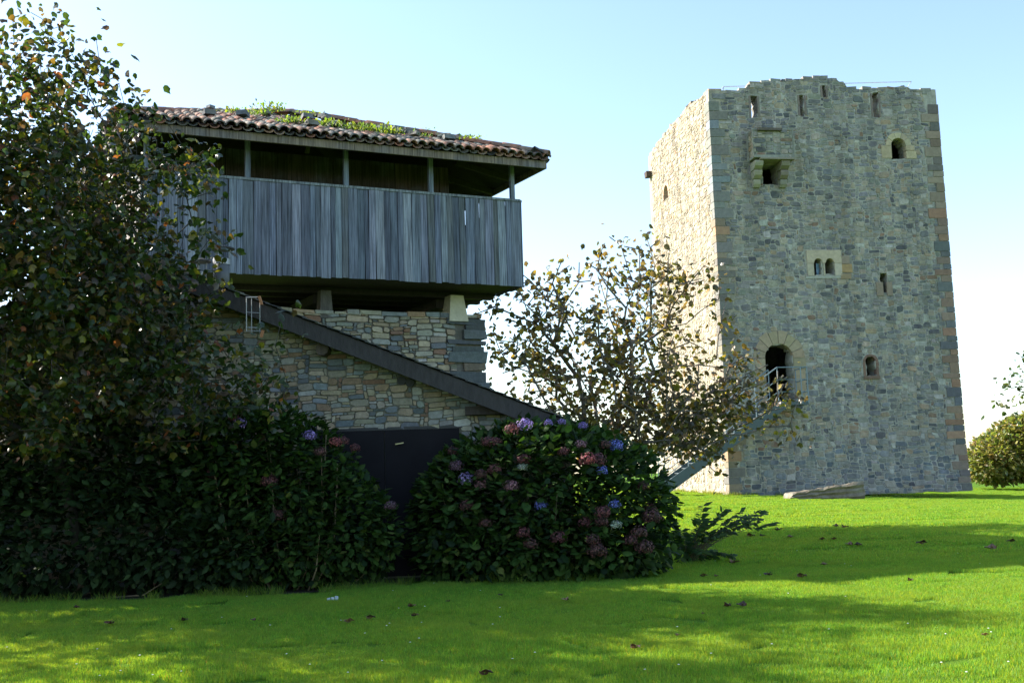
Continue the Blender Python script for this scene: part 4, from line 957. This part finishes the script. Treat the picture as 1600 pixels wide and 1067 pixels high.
shrub('dark_shrub', 'dark leafy shrub in deep shade under the left tree at the lawn edge', 'bush', DS, 13000, .15, [((.017,.034,.013),4),((.024,.045,.015),3),((.036,.06,.02),1)], stems=26)
# yellowing shrub beyond the tower and tree at the right edge
BS = [el(1565,715,50,42,72,2.2), el(1640,700,80,62,72,2.6), el(1600,700,60,50,72.5,2.4), el(1535,728,30,26,72,1.8), el(1740,690,90,70,73,3)]
shrub('round_bush', 'sunlit yellow green bush on the grass beyond the right side of the tower', 'bush', BS, 14000, .33, [((.18,.19,.05),4),((.24,.21,.07),3),((.09,.12,.035),2.5),((.26,.18,.09),1.2)], mat='leaf', stems=12, shell=.55, base=np.array([36,72,0]))
tips = ell_tips(110, [el(1640,590,70,60,62,2.4), el(1590,600,24,18,62,1), el(1590,628,28,12,61.5,1), el(1700,600,80,90,62,3)])+[P(1560,628,61.5), P(1575,590,62), P(1580,606,62), P(1568,600,62), P(1566,632,61.5), P(1585,650,62)]
rt = P(1720, 740, 62); rt[2] = gz(rt[0], rt[1])
leafy_tree('small_tree', 'tree reaching in from the right edge above the yellow green bush', 'tree', [rt, rt+np.array([-.2,0,2.2])], tips, 11, .3, .32, [((.05,.08,.03),4),((.08,.11,.035),3),((.12,.13,.05),1.5)], kind='oval', parts=40, r_tip=.016, seg=.6, limb_at=3)
# sapling with feathery leaves beside the hydrangea
def sapling():
    b = G(1075, 880); o = empty('pinnate_sapling', b, 'low sapling with feathery dark leaves arching over the grass beside the hydrangea', 'sapling'); posn = []; frs = []; szs = []
    targets = [(1100,812),(1120,805),(1140,798),(1160,803),(1180,797),(1195,805),(1212,816),(1150,815),(1128,822),(1170,820),(1085,820),(1105,835),(1068,850),(1090,860),(1110,870),(1135,862),(1125,878),(1070,872),(1095,880),(1140,872),(1055,830),(1080,838),(1115,848),(1145,830),(1050,860),(1100,790),(1135,812),(1165,808),(1190,815),(1120,836),(1062,885),(1105,884)]
    for (x, y) in targets:
        for rep in range(1):
            t = P(x+rng.normal(0,6), y+rng.normal(0,4), b[1]-.1+rng.uniform(-.5,.4)); s = b+rng.normal(0,.05,3)*np.array([1,1,0]); mid = s*.5+t*.5+np.array([0,0,.22])
            pts = [s*(1-f)**2+mid*2*f*(1-f)+t*f*f for f in np.linspace(0, 1, 7)]; m = MB(); m.tube(pts, [.009,.008,.007,.006,.005,.004,.003], 4, (.1,.09,.05))
            if rep == 0: m.build('stem', M['bark'], o)
            d = pts[-1]-pts[-3]; d = d/np.linalg.norm(d); side = np.cross(d, ZZ); side /= np.linalg.norm(side)
            for k in range(8):
                q = t-d*.06*k
                for sg in (-1, 1):
                    yv = side*sg*.8+d*.5+np.array([0,0,rng.normal(-.15,.15)]); yv /= np.linalg.norm(yv); xv = np.cross(yv, ZZ*.6+np.array([0,-.8,0])+rng.normal(0,.3,3)); xv /= np.linalg.norm(xv); posn.append(q); frs.append(np.stack([xv, yv, np.cross(xv, yv)])); szs.append(rng.uniform(.14,.22))
    posn = np.array(posn); frs = np.array(frs); szs = np.array(szs)
    scatter('foliage', 'lance', posn, frs, szs, colmix(len(posn), [((.03,.068,.018),4),((.05,.09,.022),2)]), M['hleaf'], o, 120, posn[:, 1])
sapling()
g0 = G(1128, 838); m = MB(); m.tbox(lambda a, b, c: g0+np.array([a, b, c]), (-.25,0,-.02), (.25,.35,.05), (.2,.22,.22), .01); m.build('flat_stone', M['stone'], label='flat grey stone set in the grass behind the sapling', cat='stone')
# soil bed under the shrubs
m = MB(); pts = [(-14,15.7),(-4.6,16.15),(-2.6,16.35),(-1.8,17.0),(-1.5,18.1),(-1.2,17.8),(-.6,17.0),(0,16.7),(1.3,16.75),(1.9,17.4),(2.1,18.4),(1.6,18.9),(-12,18.9)]
pts = [(float(x), float(np.interp(x, [p[0] for p in pts[:11]], [p[1] for p in pts[:11]])+.15*noise.noise(Vector((x*2.2, 7, 0)))+.12)) for x in np.arange(-14, 2.05, .2)]+[(2.0, 18.9), (-14, 18.9)]
m.add([(x, y, gz(x, y)+.006) for x, y in pts], [tuple(range(len(pts)))]); m.build('planting_bed', M['soil'], kind='structure')

# ================================================================ WEEDS ON THE ROOF
def weed(px, w, h, n, label):
    # a tuft rooted between the tiles at depth w from the eave
    lo_, hi_ = 0, GL
    for _ in range(30):
        u = (lo_+hi_)/2; x, _y = proj(Tg(u, w, zE+.5)); lo_, hi_ = (u, hi_) if x < px else (lo_, u)
    z = zE+(apex_h-zE)*(w+OV)/(GW/2+OV)+.12; b = Tg(u, w, z); o = empty('roof_weed', b, label, 'weed', 'weeds growing on the granary roof')
    n = int(n*3.2)
    pos = b+np.stack([rng.normal(0, .17, n), rng.normal(0, .14, n), rng.uniform(-.02, .02, n)], 1); a = rng.uniform(0, 6.28, n)
    pos[:, 2] += (pos[:, 1]-b[1])*.3
    y = np.stack([np.cos(a)*.6, np.sin(a)*.6, rng.uniform(.5, 1.6, n)], 1); y /= np.linalg.norm(y, axis=1, keepdims=True); x = np.cross(y, rng.normal(0,1,(n,3))); x /= np.linalg.norm(x, axis=1, keepdims=True)
    pos2 = pos+y*rng.uniform(0, h*.85, (n, 1)); scatter('leaves', 'oval', pos2, np.stack([x, y, np.cross(x, y)], 1), rng.uniform(.5, 1.1, n)*min(.085, h*.5), colmix(n, [((.12,.2,.03),4),((.2,.24,.04),3),((.08,.15,.04),1.5)]), M['weed'], o)
    m = MB()
    for k in range(5): m.tube([b+rng.normal(0,.05,3)*np.array([1,1,0]), pos2[k]+y[k]*h*.3], .006, 4, (.15,.12,.06))
    m.build('stems', M['bark'], o, kind='stuff')
apx = 'on the granary roof'
for a in ((368,1.9,.15,22,'small green weed clump near the left of the roof top, left of the tall one'),(421,2.9,.3,46,'tallest green weed clump sticking up at the roof peak'),(405,1.9,.15,30,'low weed patch on the tiles just below the tallest weed clump'),(484,2.9,.15,22,'green weed clump on the skyline right of the tallest one'),(455,.7,.16,40,'yellow green weed patch mid roof below the skyline clump'),(512,.75,.2,44,'yellow green weed patch spilling over tiles right of the mid roof'),(548,.6,.18,44,'bright weed patch on the tiles above the second gallery post'),(575,.75,.18,44,'bright weed patch on the tiles right of the second gallery post'),(608,.5,.18,44,'bright weed patch on the tiles left of the third gallery post'),(655,1.6,.12,24,'tiny weed tuft on the skyline above the third gallery post'),(730,.8,.16,34,'weed tuft on the right half of the roof near the eave'),(660,.5,.12,20,'small weed tuft by the eave above the third gallery post'),(740,1.3,.12,18,'tiny weed tuft on the right hip line')): weed(*a)

# ================================================================ LAWN BLADES
def patch(name, nb, w, h):
    x = rng.uniform(-.55, .55, nb); y = rng.uniform(-.55, .55, nb); a = rng.uniform(0, 6.28, nb); ln = rng.uniform(.1, .75, nb); hh = h*rng.uniform(.5, 1.25, nb); ww = w*rng.uniform(.7, 1.3, nb)
    b = rng.uniform(0, 6.28, nb); dx, dy = np.cos(a)*ww/2, np.sin(a)*ww/2; lx, ly = np.cos(b)*ln*hh, np.sin(b)*ln*hh; z0 = np.zeros(nb)-.01
    V = np.stack([np.stack([x-dx, y-dy, z0], 1), np.stack([x+dx, y+dy, z0], 1), np.stack([x+lx*.45+dx*.7, y+ly*.45+dy*.7, hh*.6], 1), np.stack([x+lx*.45-dx*.7, y+ly*.45-dy*.7, hh*.6], 1), np.stack([x+lx, y+ly, hh], 1)], 1)
    T = (np.array([(0,1,2),(0,2,3),(3,2,4)])[None]+(np.arange(nb)*5)[:, None, None]).reshape(-1, 3)
    c = colmix(nb, [((.10,.28,.034),5),((.125,.32,.036),4),((.20,.35,.04),2),((.07,.21,.028),2),((.28,.28,.08),.35)]); C = np.repeat(c, 3, 0)
    o = npmesh(name, V.reshape(-1, 3), T, C, M['grass'], org=np.zeros(3)); COL.objects.unlink(o); return o
def lawn(name, patches, y0, y1, step, keep):
    pts = []; y = y0
    while y < y1:
        hw = y*.52+1.5; x = -hw
        while x < hw:
            q = (x+random.uniform(-.15,.15)*step, y+random.uniform(-.15,.15)*step)
            if keep(*q): pts.append((q[0], q[1], gz(*q)))
            x += step
        y += step
    me = bpy.data.meshes.new(name); me.from_pydata(pts, [], []); o = bpy.data.objects.new(name, me); COL.objects.link(o); setp(o, kind='stuff')
    o['label'] = 'short mown grass blades covering the lawn'
    ng = bpy.data.node_groups.new(name, 'GeometryNodeTree'); ng.interface.new_socket('Geometry', in_out='INPUT', socket_type='NodeSocketGeometry'); ng.interface.new_socket('Geometry', in_out='OUTPUT', socket_type='NodeSocketGeometry')
    N = ng.nodes.new; L = ng.links.new; gi = N('NodeGroupInput'); go = N('NodeGroupOutput'); ip = N('GeometryNodeInstanceOnPoints'); jn = N('GeometryNodeJoinGeometry')
    for p_ in patches:
        oi = N('GeometryNodeObjectInfo'); oi.inputs['Object'].default_value = p_; oi.inputs['As Instance'].default_value = True; L(oi.outputs['Geometry'], jn.inputs[0])
    rv = N('FunctionNodeRandomValue'); rv.data_type = 'INT'; rv.inputs[4].default_value = 0; rv.inputs[5].default_value = len(patches)-1
    rr = N('FunctionNodeRandomValue'); rr.data_type = 'FLOAT'; rr.inputs[2].default_value = 0; rr.inputs[3].default_value = 6.28; cx = N('ShaderNodeCombineXYZ'); L(rr.outputs[1], cx.inputs[2])
    ip.inputs['Pick Instance'].default_value = True; L(jn.outputs[0], ip.inputs['Instance']); L(gi.outputs[0], ip.inputs['Points']); L(rv.outputs[2], ip.inputs['Instance Index']); L(cx.outputs[0], ip.inputs['Rotation'])
    sc = N('FunctionNodeRandomValue'); sc.data_type = 'FLOAT'; sc.inputs[2].default_value = .7; sc.inputs[3].default_value = 1.4; cz = N('ShaderNodeCombineXYZ'); cz.inputs[0].default_value = 1; cz.inputs[1].default_value = 1; L(sc.outputs[1], cz.inputs[2]); L(cz.outputs[0], ip.inputs['Scale'])
    L(ip.outputs[0], go.inputs[0]); md = o.modifiers.new('blades', 'NODES'); md.node_group = ng
def inbed(x, y):
    if y > 18.2 and x < 2.0 and y < 21: return True
    e = np.interp(x, [-14,-4.6,-2.6,-1.8,-1.5,-1.2,-.6,0,1.3,1.9,2.1], [15.8,16.25,16.45,17.1,18.1,17.8,17.1,16.8,16.85,17.5,18.4]); e += .22*noise.noise(Vector((x*1.3, 4, 0)))+.1; return x < 2.1 and y > e
def notower(x, y):
    q = np.array([x, y, 0])-TA; u, w = q@E1, q@E2; return not (-.1 < u < TW+.1 and -.1 < w < TD)
near_p = [patch('grass_patch', 9000, .0045, .042) for _ in range(3)]; far_p = [patch('grass_patch', 2200, .012, .05) for _ in range(3)]
lawn('lawn_grass', near_p, 6.6, 19, 1.0, lambda x, y: not inbed(x, y))
lawn('far_lawn_grass', far_p, 19, 76, 1.0, lambda x, y: not inbed(x, y) and notower(x, y) and (x > -2 or y < 22))
def foot_weeds():
    n = 5200; w = rng.random(n); front = w < .6; u = np.where(front, rng.uniform(-.2, TW+.2, n), rng.uniform(0, TD, n)); d = np.abs(rng.normal(.05, .12, n)); V = []; T = []; 
    for i in range(n):
        if noise.noise(Vector((float(u[i])*.9, 3.0 if front[i] else 8.0, 0))) < -.12: continue
        q = Tf(u[i], 0, .08+d[i]) if front[i] else Tl(u[i], 0, .08+d[i]); z = gz(q[0], q[1]); h = rng.uniform(.08, .26); a = rng.uniform(0, 6.28); l = rng.normal(0, .4, 2)*h; j = len(V)
        V += [(q[0]-math.cos(a)*.012, q[1]-math.sin(a)*.012, z-.02), (q[0]+math.cos(a)*.012, q[1]+math.sin(a)*.012, z-.02), (q[0]+l[0], q[1]+l[1], z+h)]; T.append((j, j+1, j+2))
    npmesh('tower_foot_grass', np.array(V), np.array(T), colmix(len(T), [((.1,.2,.02),4),((.2,.24,.05),2),((.06,.13,.02),2)]), M['grass'], kind='stuff', label='longer unmown grass along the foot of the tower walls')
foot_weeds()
def border_tufts():
    V = []; T = []
    for k in range(5200):
        x = rng.uniform(-9, 2.2); e = np.interp(x, [-14,-4.6,-2.6,-1.8,-1.5,-1.2,-.6,0,1.3,1.9,2.1], [15.8,16.25,16.45,17.1,18.0,17.8,17.1,16.8,16.85,17.5,18.4]); y = e+rng.normal(.02, .13)
        if noise.noise(Vector((x*1.7, 2.0, 0))) < -.05: continue
        z = gz(x, y); h = rng.uniform(.05, .17); a = rng.uniform(0, 6.28); l = rng.normal(0, .45, 2)*h; j = len(V)
        V += [(x-math.cos(a)*.006, y-math.sin(a)*.006, z-.01), (x+math.cos(a)*.006, y+math.sin(a)*.006, z-.01), (x+l[0], y+l[1], z+h)]; T.append((j, j+1, j+2))
    npmesh('border_grass', np.array(V), np.array(T), colmix(len(T), [((.09,.2,.025),4),((.15,.22,.04),1.5),((.05,.12,.02),2)]), M['grass'], kind='stuff', label='longer grass blades along the edge of the shrub bed')
border_tufts()
# daisies
m = MB()
for k in range(90):
    q = G(random.uniform(0, 1600), 770+297*random.random()**.7)
    if inbed(q[0], q[1]) or q[1] > 30: continue
    r = .011; c = q+np.array([0,0,.05]); m.add([c+np.array([math.cos(t)*r, math.sin(t)*r, 0]) for t in [k2*1.047 for k2 in range(6)]]+[c+np.array([0,0,.006])], [(i, (i+1) % 6, 6) for i in range(6)], (.75,.75,.7))
m.build('daisies', M['petal'], kind='stuff', label='tiny white daisies dotted over the lawn')
# fallen leaves
big = {0:'largest curled brown leaf, at the bottom edge of the lawn below the hydrangea',1:'crumpled dark leaf just right of the largest leaf at the bottom edge',2:'dark curled leaf on shaded grass near the bottom left',3:'reddish brown leaf on the grass below the gate, left of center',4:'brown leaf on the shadow edge, highest of three below the lit wedge',5:'dark curled leaf in shade, middle of the column of three leaves',6:'brown leaf in shade right above the widest crumpled one',7:'wide crumpled brown leaf, lowest of the column in the right foreground',8:'brown leaf on the shaded grass near the right edge foreground',9:'dark red leaf lowest at the right edge foreground',10:'curled pale brown leaf on the lit grass below the tower slab',11:'dark upright leaf in the middle of the shadow band'}
FL = [(850,1040,1.5),(905,1049,1.2),(393,1044,1.2),(605,998,1.1),(1072,945,1.1),(1071,961,1.3),(1076,992,1.1),(1088,1012,1.5),(1378,1008,1.3),(1445,1030,1),(1457,993,1.1),(1268,836,1.5),
      (545,978,.9),(580,972,.8),(645,953,.9),(649,968,.9),(290,975,.7),(170,980,.8),(120,955,.7),(782,935,.6),(883,943,.8),(700,945,.5),(1140,953,.9),(1158,953,1),(995,1020,.9),(1200,903,1.2),(1255,906,1.3),(1100,905,1),(1100,965,.5),(1235,843,1.2),(1285,846,1.2),(1326,855,1.3),(1341,856,1.3),(1175,841,1.5),(1218,831,1.5),(1148,884,1.4),(1305,825,1.4),(1321,827,1.3),(1440,853,1.4),(1547,862,1.6),(1580,850,1.5),(1192,841,1.3),(1425,912,1),(1288,887,.8),(1120,905,.7),(1540,1000,.6),(760,1062,.8),(1303,846,1),(1060,1000,.5),(395,975,.6)]
V0, T0 = leaf_template('curl'); V1, T1_ = leaf_template('lobed')
for k, (x, y, s) in enumerate(FL):
    q = G(x, y)+np.array([0,0,.045]); a = random.uniform(0, 6.28); size = s*.15*random.uniform(.8, 1.15); m = MB()
    for V_, T_, tl in ((V0, T0, .5), (V1*np.array([.8,.8,-2]), T1_, -.2)):
        a += 1.3; ca, sa = math.cos(a), math.sin(a); vs = [q+size*np.array([(v[0])*ca-(v[1]-.5)*sa, (v[0])*sa+(v[1]-.5)*ca, v[2]*.8+tl*(v[0])*.4+.06]) for v in V_]
        m.add(vs, [tuple(t) for t in T_], jc(random.choice([(.055,.028,.018),(.10,.05,.028),(.05,.03,.02),(.17,.10,.055),(.2,.13,.06)]), .2))
    lab = big.get(k)
    if not lab:
        far = lambda yy: 0 if yy < 870 else 1 if yy < 930 else 2
        row = sorted(t[0] for i2, t in enumerate(FL) if i2 not in big and far(t[1]) == far(y)); nth = row.index(x)+1
        nn_ = ('first','second','third','fourth','fifth','sixth','seventh','eighth','ninth','tenth','eleventh','twelfth','thirteenth','fourteenth','fifteenth','sixteenth','seventeenth','eighteenth','nineteenth','twentieth')[nth-1]
        lab = '%s from left of the small fallen leaves %s' % (nn_, ('in the shadow band','on the sunlit middle lawn','on the foreground lawn')[far(y)]); m.build('fallen_leaf', M['dry'], label=lab, cat='fallen leaf', group='fallen leaves scattered over the lawn')
q = G(520, 941); m = MB()
for k in range(3): m.tbox(lambda a, b, c: q+np.array([a, b, c+.03]), (-.07+k*.05,-.02,0), (-.03+k*.05,.03,.03+.01*k), (.6,.65,.7), .01)
m.build('paper_scrap', M['petal'], label='small bluish white scrap lying on the shaded grass in front of the gate', cat='scrap')
